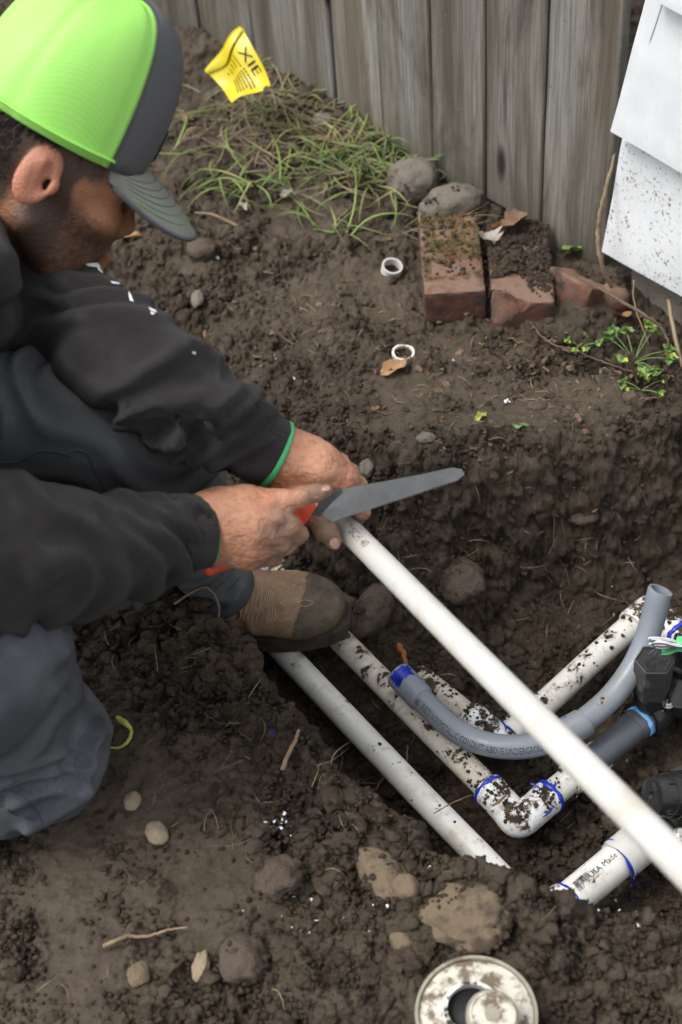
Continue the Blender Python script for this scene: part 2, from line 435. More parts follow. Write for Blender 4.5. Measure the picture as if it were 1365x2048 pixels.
def m_wood():
    s = NB('weathered_wood'); rn = s.rnd()
    off = s.n('ShaderNodeCombineXYZ'); s.l(s.math('MULTIPLY', rn, 37.0), off.inputs[0]); s.l(s.math('MULTIPLY', rn, 11.0), off.inputs[2])
    va = s.n('ShaderNodeVectorMath', operation='ADD'); s.l(s.tc.outputs['Object'], va.inputs[0]); s.l(off.outputs[0], va.inputs[1]); v0 = va.outputs[0]
    def mp(sc):
        q = s.n('ShaderNodeMapping'); q.inputs['Scale'].default_value = sc; s.l(v0, q.inputs['Vector']); return q.outputs[0]
    g = s.noise(1.0, 8, 0.7, mp((26, 26, 1.2)), 0.6); fine = s.noise(1.0, 6, 0.72, mp((240, 240, 6)), 0.2)
    st = s.noise(1.0, 4, 0.55, mp((13, 13, 0.9)), 0.8); bl = s.noise(6, 6, .6, v0)
    c = s.mix(s.thr(g, 0.30, 0.70), (0.195, 0.182, 0.155), (0.34, 0.328, 0.30))
    c = s.mix(s.math('MULTIPLY', s.thr(st, 0.44, 0.62), 0.85), c, (0.112, 0.085, 0.058))      # brown weather streaks
    c = s.mix(s.math('MULTIPLY', s.thr(st, 0.44, 0.30), 0.7), c, (0.255, 0.265, 0.268))      # silver grey
    c = s.mix(s.math('MULTIPLY', s.thr(fine, 0.42, 0.62), 0.70), c, (0.080, 0.071, 0.058))
    dk = s.noise(1.0, 6, .65, mp((9, 9, 2.2)), 1.2); c = s.mix(s.math('MULTIPLY', s.thr(dk, 0.50, 0.66), 0.8), c, (0.058, 0.050, 0.040)); c = s.mix(s.math('MULTIPLY', s.thr(s.noise(60, 6, .75, v0), 0.62, 0.70), 0.6), c, (0.045, 0.038, 0.03))
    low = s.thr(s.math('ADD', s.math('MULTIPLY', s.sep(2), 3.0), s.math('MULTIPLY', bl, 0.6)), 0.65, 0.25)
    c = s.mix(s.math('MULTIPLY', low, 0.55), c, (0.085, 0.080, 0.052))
    br = s.math('ADD', s.math('MULTIPLY', rn, 0.45), 0.72); gr = s.n('ShaderNodeCombineColor')
    for i in range(3): s.l(br, gr.inputs[i])
    c = s.mix(1.0, c, gr.outputs[0], 'MULTIPLY')
    kn = s.vor(1.0, mp((5.5, 5.5, 1.9)), 'F1'); km = s.thr(kn, 0.085, 0.05); c = s.mix(km, c, (0.03, 0.022, 0.016))
    fl = s.thr(s.noise(150, 2, .5, v0), 0.74, 0.76); c = s.mix(fl, c, (0.34, 0.26, 0.16))
    n = s.bump(fine, 0.0022); n = s.bump(g, 0.003, prev=n)
    return s.done(c, 0.85, n, Specular_IOR_Level=0.25)
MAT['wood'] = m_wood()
def m_siding(name, speck):
    s = NB(name); c = s.mix(s.thr(s.noise(10, 6), .4, .7), (0.74, 0.77, 0.80), (0.64, 0.67, 0.695))
    f = s.noise(150, 9, 0.78); f2 = s.noise(16, 3)
    lo = 0.72 - 0.17 * speck
    f = s.math('ADD', f, s.math('MULTIPLY', s.math('SUBTRACT', f2, 0.5), 0.22)); m = s.thr(f, lo, lo + 0.02); c = s.mix(m, c, (0.13, 0.105, 0.065))
    cr = s.vor(1.0, s.vec((7, 7, 1.2)), 'DISTANCE_TO_EDGE'); cm = s.math('MULTIPLY', s.thr(cr, 0.006, 0.002), s.thr(s.noise(5, 2), .54, .56)); c = s.mix(cm, c, (0.1, 0.09, 0.08))
    n = s.bump(s.noise(1.0, 6, .7, s.vec((160, 160, 14))), 0.0007); n = s.bump(s.noise(28, 4), .0012, prev=n)
    return s.done(c, 0.55, n)
MAT['siding'] = m_siding('white_painted_siding', 0.12); MAT['siding_dirty'] = m_siding('splashed_white_siding', .85)
def m_brick():
    s = NB('old_brick'); c = s.mix(s.thr(s.noise(38, 7, .7), .42, .68), (0.070, 0.036, 0.026), (0.19, 0.066, 0.034))
    c = s.mix(s.thr(s.noise(20, 6, .7), .52, .60), c, (0.030, 0.024, 0.020))
    top = s.thr(s.nz(), 0.5, 0.9); c = s.mix(s.math('MULTIPLY', top, s.thr(s.noise(26, 5, .6), .35, .5)), c, (0.20, 0.125, 0.09))
    c = s.mix(s.thr(s.noise(90, 6, .7), .62, .66), c, (0.045, 0.034, 0.026))
    n = s.bump(s.noise(150, 7, .75), .003)
    return s.done(c, .8, n)
MAT['brick'] = m_brick()
MAT['concrete'] = m_dirty('old_concrete', (0.22, 0.205, 0.175), 0.9, 0.55, 16, (0.10, 0.09, 0.07), 0.003)
MAT['stone_grey'] = m_dirty('grey_stone', (0.19, 0.165, 0.135), 0.8, 0.62, 24, (0.060, 0.044, 0.033), 0.004)
MAT['stone_tan'] = m_dirty('tan_stone', (0.21, 0.157, 0.102), 0.9, 0.78, 15, (0.070, 0.050, 0.034), 0.005)
MAT['stone_pale'] = m_dirty('pale_pebble', (0.27, 0.215, 0.145), 0.8, 0.55, 30, (0.12, 0.09, 0.06), 0.001)
MAT['stone_mud'] = m_dirty('mud_coated_stone', (0.115, 0.084, 0.060), 0.65, 0.75, 34, (0.040, 0.028, 0.019), 0.006)
MAT['grass'] = None
def m_grass(name, a, b, c3):
    s = NB(name); t = s.attr('tint'); c = s.ramp(t, [(0.0, a), (0.55, b), (0.8, b), (1.0, c3)])
    return s.done(c, 0.5, Transmission_Weight=0.0, Subsurface_Weight=0.0)
MAT['grass'] = m_grass('grass_blade', (0.075, 0.125, 0.028), (0.20, 0.28, 0.075), (0.40, 0.34, 0.15))
MAT['straw'] = m_grass('dry_straw', (0.22, 0.17, 0.10), (0.30, 0.24, 0.15), (0.13, 0.09, 0.06))
MAT['moss'] = m_grass('moss', (0.085, 0.105, 0.018), (0.20, 0.145, 0.035), (0.25, 0.10, 0.04))
MAT['leaf_tan'] = m_dirty('dead_tan_leaf', (0.36, 0.20, 0.09), 0.6, 0.35, 40, (0.14, 0.07, 0.035))
MAT['leaf_grey'] = m_dirty('grey_dead_leaf', (0.34, 0.31, 0.27), 0.7, 0.4, 40, (0.15, 0.12, 0.09))
MAT['leaf_brown'] = m_dirty('brown_dead_leaf', (0.17, 0.10, 0.06), 0.7, 0.4, 40, (0.08, 0.05, 0.035))
MAT['leaf_green'] = m_plain('green_leaf', (0.13, 0.22, 0.06), 0.5, 0.3, 60)
MAT['leaf_lime'] = m_plain('yellow_green_husk', (0.33, 0.42, 0.07), 0.5, 0.3, 60)
MAT['root'] = m_plain('root', (0.22, 0.155, 0.095), 0.8, 0.35, 80, 0.0006, 300)
MAT['twig'] = m_plain('twig', (0.115, 0.08, 0.055), 0.8, 0.35, 80, 0.0006, 300)
MAT['shaving'] = m_plain('pvc_shaving', (0.75, 0.78, 0.82), 0.5, 0.1)
MAT['pink'] = m_plain('pink_paint_fleck', (0.55, 0.03, 0.10), 0.5, 0.3)
MAT['orange_leaf'] = m_plain('rusty_leaf', (0.24, 0.085, 0.025), 0.55, 0.5, 30)
def m_flag():
    s = NB('yellow_flag_film'); c = s.mix(s.thr(s.noise(18, 4), .3, .7), (0.52, 0.41, 0.004), (0.62, 0.51, 0.012))
    return s.done(c, 0.38, s.bump(s.noise(60, 3), 0.0006), Transmission_Weight=0.0)
MAT['flag'] = m_flag()
# clothing and skin
def m_cloth(name, col, rough=0.95, weave=900, amt=0.0005, sheen=0.15, dust=0.0, blot=None):
    s = NB(name); c = s.mix(s.thr(s.noise(6, 4), .3, .75), tuple(x * .8 for x in col), tuple(x * 1.25 for x in col))
    if blot: c = s.mix(s.thr(s.noise(13, 7, .7), .38, .64), c, blot)
    if dust > 0: c = s.mix(s.math('MULTIPLY', s.thr(s.noise(30, 8, .75), .60, .72), dust), c, (0.12, 0.09, 0.06))
    c = s.mix(s.math('MULTIPLY', s.thr(s.noise(weave, 2), .35, .65), .25), c, tuple(x * 1.9 for x in col))
    n = s.bump(s.wave(weave, s.vec((1, 1, 1), rot=(0.5, 0.6, 0.7)), 1.5, 3), amt); n = s.bump(s.noise(55, 4), 0.0012, prev=n)
    return s.done(c, rough, n, Sheen_Weight=sheen, Specular_IOR_Level=0.2)
MAT['hoodie'] = m_cloth('charcoal_fleece', (0.021, 0.0190, 0.0195), sheen=0.10, weave=700, amt=.0003, dust=.15)
MAT['cuff'] = m_cloth('charcoal_rib_cuff', (0.027, 0.0245, 0.024), sheen=0.12, weave=500, amt=.0006, dust=.3)
MAT['denim_dark'] = m_cloth('dark_denim', (0.095, 0.100, 0.108), sheen=0.12, weave=800, dust=.5)
MAT['denim'] = m_cloth('faded_work_denim', (0.066, 0.076, 0.096), sheen=0.15, weave=800, dust=.75, blot=(0.145, 0.156, 0.175))
def m_skin():
    s = NB('skin'); d = s.attr('dirt'); b = s.attr('beard'); fa = s.attr('face')
    c = s.mix(s.thr(s.noise(30, 5), .3, .7), (0.385, 0.175, 0.098), (0.49, 0.255, 0.160)); c = s.mix(s.thr(s.noise(180, 3), .5, .8), c, (0.31, 0.125, 0.075))
    c = s.mix(fa, c, (0.285, 0.125, 0.062))
    c = s.mix(s.attr('pink'), c, (0.50, 0.19, 0.125))
    f = s.math('ADD', d, s.math('MULTIPLY', s.math('SUBTRACT', s.noise(75, 6, .7), .5), .9)); c = s.mix(s.math('MULTIPLY', s.thr(f, .35, .85), .75), c, (0.135, 0.10, 0.075))
    hb = s.math('ADD', b, s.math('MULTIPLY', s.math('SUBTRACT', s.noise(160, 5, .7), .5), .8)); c = s.mix(s.math('MULTIPLY', s.thr(hb, .3, .9), 0.88), c, (0.026, 0.017, 0.013))
    n = s.bump(s.noise(420, 4, .65), 0.0007); n = s.bump(s.vor(330), 0.0005, prev=n)
    return s.done(c, s.ramp(s.noise(60, 5), [(.3, .46), (.7, .68)]), n, Subsurface_Weight=0.06, Subsurface_Radius=(0.008, 0.003, 0.0015), Subsurface_Scale=1.0)
MAT['skin'] = m_skin()
MAT['nail'] = m_plain('fingernail', (0.36, 0.22, 0.17), 0.35, 0.15, 200)
MAT['hair'] = m_plain('black_hair', (0.012, 0.009, 0.008), 0.55, 0.4, 200, 0.002, 500)
def m_capmesh():
    s = NB('lime_mesh_fabric'); c = s.mix(s.thr(s.noise(9, 3), .3, .7), (0.24, 0.62, 0.075), (0.31, 0.70, 0.115))
    v = s.vor(420, rnd=0.15); c = s.mix(s.math('MULTIPLY', s.thr(v, .42, .30), .0), c, (0.1, 0.5, 0.03))
    h = s.thr(v, .25, .5); c = s.mix(s.math('MULTIPLY', h, 0.35), c, (0.42, 0.80, 0.22))
    return s.done(c, .6, s.bump(v, .0002))
MAT['cap_mesh'] = m_capmesh()
MAT['cap_grey'] = m_cloth('grey_cap_twill', (0.115, 0.118, 0.128), sheen=.2, weave=900)
MAT['cap_brim'] = m_cloth('dusty_grey_brim', (0.25, 0.26, 0.235), sheen=.2, weave=900, blot=(0.27, 0.29, 0.23))
MAT['stitch_green'] = m_plain('pale_green_thread', (0.20, 0.31, 0.16), .8)
MAT['stitch_grey'] = m_plain('grey_thread', (0.15, 0.16, 0.14), .8)
MAT['white_print'] = m_plain('white_print', (0.75, 0.76, 0.76), .6, .08)
def m_boot():
    s = NB('tan_leather'); m = s.attr('mud'); c = s.mix(s.thr(s.noise(22, 6, .65), .35, .7), (0.20, 0.118, 0.068), (0.35, 0.23, 0.14))
    c = s.mix(s.thr(s.noise(60, 5), .55, .75), c, (0.42, 0.31, 0.21))
    f = s.math('ADD', m, s.math('MULTIPLY', s.math('SUBTRACT', s.noise(45, 8, .7), .5), .6)); k = s.thr(f, .46, .54)
    c = s.mix(k, c, s.mix(s.thr(s.noise(50, 6, .7), .35, .7), (0.060, 0.045, 0.032), (0.16, 0.12, 0.082)))
    n = s.bump(s.noise(130, 7, .7), .002); n = s.bump(k, .001, prev=n)
    return s.done(c, s.mix(k, (.75,) * 3, (.6,) * 3), n)
MAT['boot'] = m_boot()
MAT['sole'] = m_dirty('muddy_dark_sole', (0.035, 0.028, 0.022), .75, .8, 30, (0.065, 0.048, 0.034), .003)
MAT['thread'] = m_plain('cream_thread', (0.36, 0.30, 0.21), .8)
MAT['seam'] = m_plain('denim_seam_thread', (0.045, 0.055, 0.075), .9)
MAT['dark'] = m_plain('hole_shade_and_black_print', (0.008, 0.008, 0.01), .7)  # near-black: shade painted into the drain hole, and black print on the flag
MAT['cap_white'] = m_dirty('muddy_white_cap', (0.64, 0.61, 0.53), .5, .85, 42, (0.15, 0.115, 0.08), .001)
MAT['cap_rim'] = m_dirty('dusty_rim', (0.30, 0.28, 0.22), .6, .5, 30, (0.16, 0.13, 0.09))
# ---------------------------------------------------------------- ground with the dug trench
NEAR = np.array([P(*q)[:2] for q in [(-900, 150), (-300, 600), (0, 850), (150, 985), (330, 1170), (432, 1288), (596, 1482), (772, 1606), (838, 1716), (1015, 1802), (1230, 1850), (1365, 1895), (1800, 2080)]])
FARR = np.array([P(*q)[:2] for q in [(-500, -150), (150, 400), (300, 520), (450, 665), (560, 790), (700, 885), (870, 905), (1050, 895), (1200, 870), (1365, 800), (1800, 560)]])
def sd_line(x, y, L):
    best = np.full(x.shape, 1e9); sg = np.zeros_like(x)
    for a, b in zip(L[:-1], L[1:]):
        ab = b - a; t = np.clip(((x - a[0]) * ab[0] + (y - a[1]) * ab[1]) / (ab @ ab), 0, 1)
        dx = x - a[0] - t * ab[0]; dy = y - a[1] - t * ab[1]; d = np.hypot(dx, dy); c = ab[0] * dy - ab[1] * dx
        m = d < best - 1e-9; best = np.where(m, d, best); sg = np.where(m, np.sign(c), sg)
    return best * sg
def gb(x, y, px, py, s, h, z=0.0, sy=None):
    c = P(px, py, z); return h * np.exp(-((x - c[0]) ** 2 / (2 * s * s) + (y - c[1]) ** 2 / (2 * (sy or s) ** 2)))
SMOOTH = [(600, 450, .07), (420, 520, .05), (640, 600, .09), (790, 640, .07), (740, 560, .06), (820, 800, .07), (960, 800, .08), (1060, 850, .07), (900, 700, .05),
          (330, 1540, .05), (260, 1620, .05), (100, 1760, .08), (350, 1760, .06), (1150, 800, .05), (150, 1950, .07)]
def ground_parts(x, y):
    wob = 0.022 * fbm(p3(x, y, 7), 3, 3)
    dn = sd_line(x, y, NEAR) + wob; df = -sd_line(x, y, FARR) + wob * 1.3
    wn = 0.048 + 0.02 * pn(p3(x, y, 4), 9); wf = 0.215 - 0.085 * sstep(-0.05, 0.35, x) - 0.085 * sstep(-0.03, -0.20, x)
    e = np.minimum(sstep(-0.005, 1, dn / wn), sstep(-0.02, 1, df / wf) ** 0.9)
    return e, dn, df
def ground_h(x, y, detail=True):
    e, dn, df = ground_parts(x, y)
    depth = 0.19 + 0.022 * sstep(-0.1, 0.3, x)
    z = -depth * e
    z = z + 0.012 * sstep(1.5, 2.4, y) + 0.010 * fbm(p3(x, y, 3.2), 20, 3) * (1 - .5 * e)
    for q in [(600, 1490, .03, .014), (500, 1300, .04, .012), (890, 1770, .035, .02), (1000, 1850, .05, .016), (740, 1640, .05, .012), (568, 1758, .02, .022),
              (900, 950, .05, .020, -.03), (720, 930, .04, .016, -.02), (1080, 960, .06, .014, -.02), (380, 1240, .05, .012), (1150, 640, .05, .03), (1190, 560, .06, .03),
              (940, 480, .06, .016), (620, 230, .12, .030), (760, 330, .1, .020), (450, 120, .12, .03), (620, 455, .06, -.012), (1230, 1880, .06, .015), (1085, 1830, .022, .022), (1035, 1795, .02, .012)]:
        z = z + gb(x, y, *q)
    sm = np.zeros_like(x)
    for a, b, s in SMOOTH: sm = np.maximum(sm, gb(x, y, a, b, s * .85, 1.0))
    sm = np.clip(sm + 0.75 * fbm(p3(x, y, 13), 30, 4), 0, 1)
    cr = np.clip(1 - 0.92 * sm, 0.05, 1); cr = cr * (0.7 + 0.6 * sstep(-.3, .4, pn(p3(x, y, 6), 33)))
    edge = np.exp(-(dn / .05) ** 2) + np.exp(-(df / .09) ** 2); cr = np.clip(cr * (1 + .35 * edge), 0, 1.6)
    if detail:
        d = 0.36 * lumps(x, y, .040, 2, .42) * (1 + .5 * fbm(p3(x, y, 80), 55, 3)) + 0.50 * lumps(x, y, .019, 4, .6) * (1 + .6 * fbm(p3(x, y, 140), 57, 3)) + 0.60 * lumps(x, y, .0095, 6, .8)
        z = z + cr * (d - 0.004) + cr * 0.0055 * fbm(p3(x, y, 60), 40, 5, .6) + 0.0016 * fbm(p3(x, y, 90), 45, 4) + .005 * fbm(p3(x, y, 18), 50, 4, .6)
    return z, cr, e, sm
fx = np.arange(-0.85, 0.95, 0.0025)
gy = [0.40]
while gy[-1] < 3.15: gy.append(gy[-1] + 0.0020 * max(1.0, (gy[-1] / 1.0)) ** 0.9)
fy = np.array(gy)
GX = np.concatenate([[-60, -20, -8, -4, -2.2, -1.5, -1.15, -.95], fx, [1.02, 1.1, 1.3, 1.7, 2.4, 4, 9, 20, 60]])
GY = np.concatenate([[-60, -20, -8, -3, -1, -.2, .1, .3, .37], fy, [3.2, 3.4, 3.8, 4.6, 6, 10, 20, 70]])
_X, _Y = np.meshgrid(GX, GY); GZ, GCR, GE, GSM = ground_h(_X, _Y)
far = np.maximum(np.abs(_X) - 1.2, np.maximum(_Y - 3.2, .3 - _Y)); GZ = np.where(far > 0, GZ * np.exp(-far * 2), GZ)
def gz(x, y):
    x = np.atleast_1d(np.asarray(x, float)); y = np.atleast_1d(np.asarray(y, float))
    i = np.clip(np.searchsorted(GX, x) - 1, 0, len(GX) - 2); j = np.clip(np.searchsorted(GY, y) - 1, 0, len(GY) - 2)
    u = (x - GX[i]) / (GX[i + 1] - GX[i]); v = (y - GY[j]) / (GY[j + 1] - GY[j])
    return GZ[j, i] * (1 - u) * (1 - v) + GZ[j, i + 1] * u * (1 - v) + GZ[j + 1, i] * (1 - u) * v + GZ[j + 1, i + 1] * u * v
_ts = np.arange(1.0, 4.2, 0.004)
def G(px, py, lift=0.0):
    """where the line of sight through a pixel meets the ground"""
    q = CAMP + _ts[:, None] * ray(px, py); d = q[:, 2] - gz(q[:, 0], q[:, 1])
    k = np.argmax(d < 0) if (d < 0).any() else len(d) - 1
    p = q[k].copy(); p[2] = gz(p[0], p[1])[0] + lift; return p
def gnormal(p, h=0.012):
    dx = (gz(p[0] + h, p[1]) - gz(p[0] - h, p[1]))[0] / (2 * h); dy = (gz(p[0], p[1] + h) - gz(p[0], p[1] - h))[0] / (2 * h)
    return nrm([-dx, -dy, 1])
ny, nx = _X.shape; idx = np.arange(ny * nx).reshape(ny, nx)
_P = np.stack([_X, _Y, GZ], -1); _n = np.cross(np.gradient(_P, axis=1), np.gradient(_P, axis=0)); _n /= np.linalg.norm(_n, axis=-1)[..., None] + 1e-12
_st = (.45 + 2.6 * np.clip(1 - _n[..., 2], 0, .6)) * (.35 + .65 * np.clip(GCR, 0, 1.2))
_P = _P + _n * (_st * (.0075 * fbm(_P * 26, 61, 3) + .0042 * fbm(_P * 85, 64, 4)))[..., None] * (far < 0)[..., None]
Fq = np.stack([idx[:-1, :-1], idx[:-1, 1:], idx[1:, 1:], idx[1:, :-1]], -1).reshape(-1, 4)
ground = add('ground', (_P.reshape(-1, 3), Fq), MAT['soil'], loc=(0, 0, 0)); tag(ground, kind='structure')
dry = np.clip((1 - GE) ** 2 * (0.20 + 0.75 * GSM + 0.35 * sstep(1.0, .75, _Y) + .2 * sstep(1.5, 2.0, _Y)) + GE * 0.12 * sstep(.2, .5, _X), 0, 1)
vattr(ground, 'dry', dry.ravel())

# loose crumbs and clods lying on it
def scatter(name, n, px0, px1, py0, py1, smin, smax, seed, sub, power, wfun=None, mat='crumb', label=None, flat=0.8, pts=None, lift=0.15):
    r = np.random.default_rng(seed); B = []
    for k in range(6):
        V, F = ico(sub); V = V * (1 + .40 * fbm(V * 1.9 + k * 5.1, k, 3) + (.16 * fbm(V * 5 + k, k + 3, 3) if sub > 2 else 0) + (.10 * np.abs(pn(V * 3.3 + k, 9)) if sub > 2 else 0))[:, None]; B.append(V)
    Fi = ico(sub)[1]
    if pts is None:
        m = n * 3; px = r.uniform(px0, px1, m); py = r.uniform(py0, py1, m)
        zz = -0.05; q = np.stack([_f + (a - CX) / FPX * _r - (b - CY) / FPX * _u for a, b in zip(px, py)])
        x = CAMP[0] + q[:, 0] * (zz - CAMP[2]) / q[:, 2]; y = CAMP[1] + q[:, 1] * (zz - CAMP[2]) / q[:, 2]
        _, cr, e, sm = ground_h(x, y, False); wgt = np.clip((cr - .12) * 1.25 + 1.1 * (e > .06) * (e < .97), .02, 1.2) if wfun is None else wfun(x, y, cr, e, sm)
        keep = r.random(m) < wgt / 1.2; x, y = x[keep][:n], y[keep][:n]
        pts = np.stack([x, y, gz(x, y)], -1)
    n = len(pts); s = smin * (smax / smin) ** (r.random(n) ** power)
    if n == 0: return None
    bid = r.integers(0, 6, n); BV = np.stack(B)[bid]
    # random rotations from quaternions
    qn = r.normal(size=(n, 4)); qn /= np.linalg.norm(qn, axis=1)[:, None]; a, b, c, d = qn.T
    Rm = np.stack([1 - 2 * (c * c + d * d), 2 * (b * c - d * a), 2 * (b * d + c * a), 2 * (b * c + d * a), 1 - 2 * (b * b + d * d), 2 * (c * d - b * a), 2 * (b * d - c * a), 2 * (c * d + b * a), 1 - 2 * (b * b + c * c)], -1).reshape(n, 3, 3)
    sc = s[:, None, None] * r.uniform(.75, 1.2, (n, 1, 3))
    V = np.einsum('nij,nkj->nki', Rm, BV * sc); V[..., 2] *= flat
    V += (pts + np.array([0, 0, 1]) * (s * lift)[:, None])[:, None, :]
    F = (Fi[None] + (np.arange(n) * BV.shape[1])[:, None, None]).reshape(-1, 3)
    o = add(name, (V.reshape(-1, 3), F), MAT[mat], loc=(0, 0, 0), smooth=sub > 1); tag(o, label, None, kind='stuff'); return o
scatter('soil_clods', 1500, -150, 1500, 250, 2150, .0038, .012, 5, 3, 2.2, label='larger lumps of dark soil lying on the dug ground', lift=-.15)
scatter('soil_crumbs', 40000, -100, 1450, 250, 2120, .0011, .0044, 6, 1, 1.6, label='fine dark soil crumbs strewn over the dug ground')
scatter('soil_grains', 26000, -60, 1420, 300, 2100, .0008, .0024, 8, 0 + 1, 1.3, label='smallest grains of loose soil') if False else None

# ---------------------------------------------------------------- fence
A0, B0 = P(320, 40, 0), P(1215, 563, 0); FD = nrm(B0 - A0); FN = np.cross(FD, [0, 0, 1.0]); FN = FN if FN @ (CAMP - A0) > 0 else -FN
def on_plane(px, py, p0, n):
    q = ray(px, py); t = ((p0 - CAMP) @ n) / (q @ n); return CAMP + t * q
def fs(px, py): return (on_plane(px, py, A0, FN) - A0) @ FD
seams = [fs(x, 0) for x in (398, 505, 663, 760, 868, 982, 1108, 1262)]
wl = seams[1] - seams[0]
seams = [seams[0] - wl * k for k in range(8, 0, -1)] + seams
fence = empty('fence', A0, 'weathered grey-brown board fence running behind the garden bed', 'fence')
ang = math.atan2(FD[1], FD[0]); fence.rotation_euler = (0, 0, ang)
fr = np.random.default_rng(3)
for k in range(len(seams) - 1):
    s0, s1 = seams[k] + .0024, seams[k + 1] - .0024; wdt = s1 - s0; H0 = fr.uniform(-.006, .006); H1 = 1.55
    H0 += {13: .034, 12: .004}.get(k, 0)
    nxx, nzz = 7, 60; th = .017; V = []; F = []
    xs = np.concatenate([[0], [.0025], np.linspace(.012, wdt - .012, 5), [wdt - .0025], [wdt]]); zs = np.linspace(H0, H1, nzz)
    g = len(xs); cup = fr.uniform(-.003, .003); tw = fr.uniform(-.002, .002)
    for f_ in (0, 1):
        for z in zs:
            for i, x in enumerate(xs):
                ed = .0022 if i in (0, g - 1) else 0
                yy = (-1 if f_ == 0 else 1) * (th / 2 - ed) + cup * ((x / wdt - .5) ** 2 * 4) + tw * z
                xo = .0011 * math.sin(z * 9 + k * 3) if i in (0, 1, g - 1, g - 2) else 0
                V.append((x + xo, yy, z))
    n1 = g * nzz
    for j in range(nzz - 1):
        for i in range(g - 1):
            a = j * g + i; F.append((a, a + 1, a + g + 1, a + g)); F.append((n1 + a, n1 + a + g, n1 + a + g + 1, n1 + a + 1))
        a = j * g; F.append((a, a + g, n1 + a + g, n1 + a)); a += g - 1; F.append((a, n1 + a, n1 + a + g, a + g))
    for i in range(g - 1):
        F.append((i, n1 + i, n1 + i + 1, i + 1)); a = (nzz - 1) * g + i; F.append((a, a + 1, n1 + a + 1, n1 + a))
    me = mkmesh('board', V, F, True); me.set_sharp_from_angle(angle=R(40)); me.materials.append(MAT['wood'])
    o = bpy.data.objects.new('board', me); COL.objects.link(o); o.parent = fence; o.location = (s0, fr.uniform(-.0035, .0035), 0)
sgn = 1 if (np.array([-math.sin(ang), math.cos(ang), 0]) @ FN) > 0 else -1
for zz in (.28, 1.25):
    V, F = box(((seams[0] + seams[-1]) / 2, -sgn * .032, zz), np.eye(3), (seams[-1] - seams[0], .038, .088), .003)
    me = mkmesh('rail', V, F, False); me.materials.append(MAT['wood']); o = bpy.data.objects.new('rail', me); COL.objects.link(o); o.parent = fence

# ---------------------------------------------------------------- house corner: concrete footing and painted siding
W0 = P(1255, 585, 0); WD = nrm(P(1420, 690, 0) - W0); WN = np.cross(WD, [0, 0, 1.0]); WN = WN if WN @ (CAMP - W0) > 0 else -WN
house = empty('house_wall', W0, 'white-painted house corner with lapped siding over a bare concrete footing', 'wall')
def wpt(px, py, out): return on_plane(px, py, W0 + WN * out, WN)
def slab(corners, out, th, nx=14, nz=10, wav=.0015, seed=0, lean=0.0):
    """sheet through four seen corners (tl, tr, br, bl) on a plane `out` before the wall; th thick"""
    c = [wpt(px, py, out + ln) for (px, py), ln in zip(corners, (-lean, -lean, 0, 0))]
    V = []; F = []
    for f_ in (0, 1):
        for j in range(nz + 1):
            for i in range(nx + 1):
                u, v = i / nx, j / nz; p = (c[0] * (1 - u) + c[1] * u) * (1 - v) + (c[3] * (1 - u) + c[2] * u) * v
                p = p + WN * (wav * pn(np.array([[u * 3 + seed, v * 3, .5]]), 3)[0]) - WN * th * f_
                if j == nz: p = p + np.array([0, 0, 1]) * .0016 * pn(np.array([[u * 9 + seed, .3, 2.5]]), 5)[0]
                if f_ == 0 and (j == nz or i == 0): p = p - WN * .0015
                V.append(p)
    m = (nx + 1) * (nz + 1); g = nx + 1
    for j in range(nz):
        for i in range(nx):
            a = j * g + i; F.append((a, a + g, a + g + 1, a + 1)); F.append((m + a, m + a + 1, m + a + g + 1, m + a + g))
    for i in range(nx):
        F.append((i, i + 1, m + i + 1, m + i)); a = nz * g + i; F.append((a, m + a, m + a + 1, a + 1))
    for j in range(nz):
        a = j * g; F.append((a, m + a, m + a + g, a + g)); a += g - 1; F.append((a, a + g, m + a + g, m + a))
    return np.array(V), F
for cs, out, mt, ln in (([(1242, 280), (2300, 790), (2100, 1020), (1204, 503)], .030, 'siding_dirty', .008),
                        ([(1300, -40), (2400, 520), (2200, 830), (1219, 264)], .046, 'siding', .010),
                        ([(1340, -260), (2400, 340), (2300, 600), (1297, -8)], .060, 'siding', .010)):
    o = add('siding_board', slab(cs, out, .014, 30, 14, .0022, out * 100, ln), MAT[mt], house, auto=50)
top = W0 + WD * .9
o = add('footing', box(W0 + WD * 1.0 - WN * .10 + np.array([0, 0, -.05]) + WD * .0, frame_of(WD, WN), (2.0, .20, .34), .006), MAT['concrete'], house, smooth=False)
o = add('wall_core', box(W0 + WD * 1.0 - WN * .11 + np.array([0, 0, .95]) + WD * .02, frame_of(WD, WN), (1.98, .18, 1.66), .002), MAT['siding'], house, smooth=False)

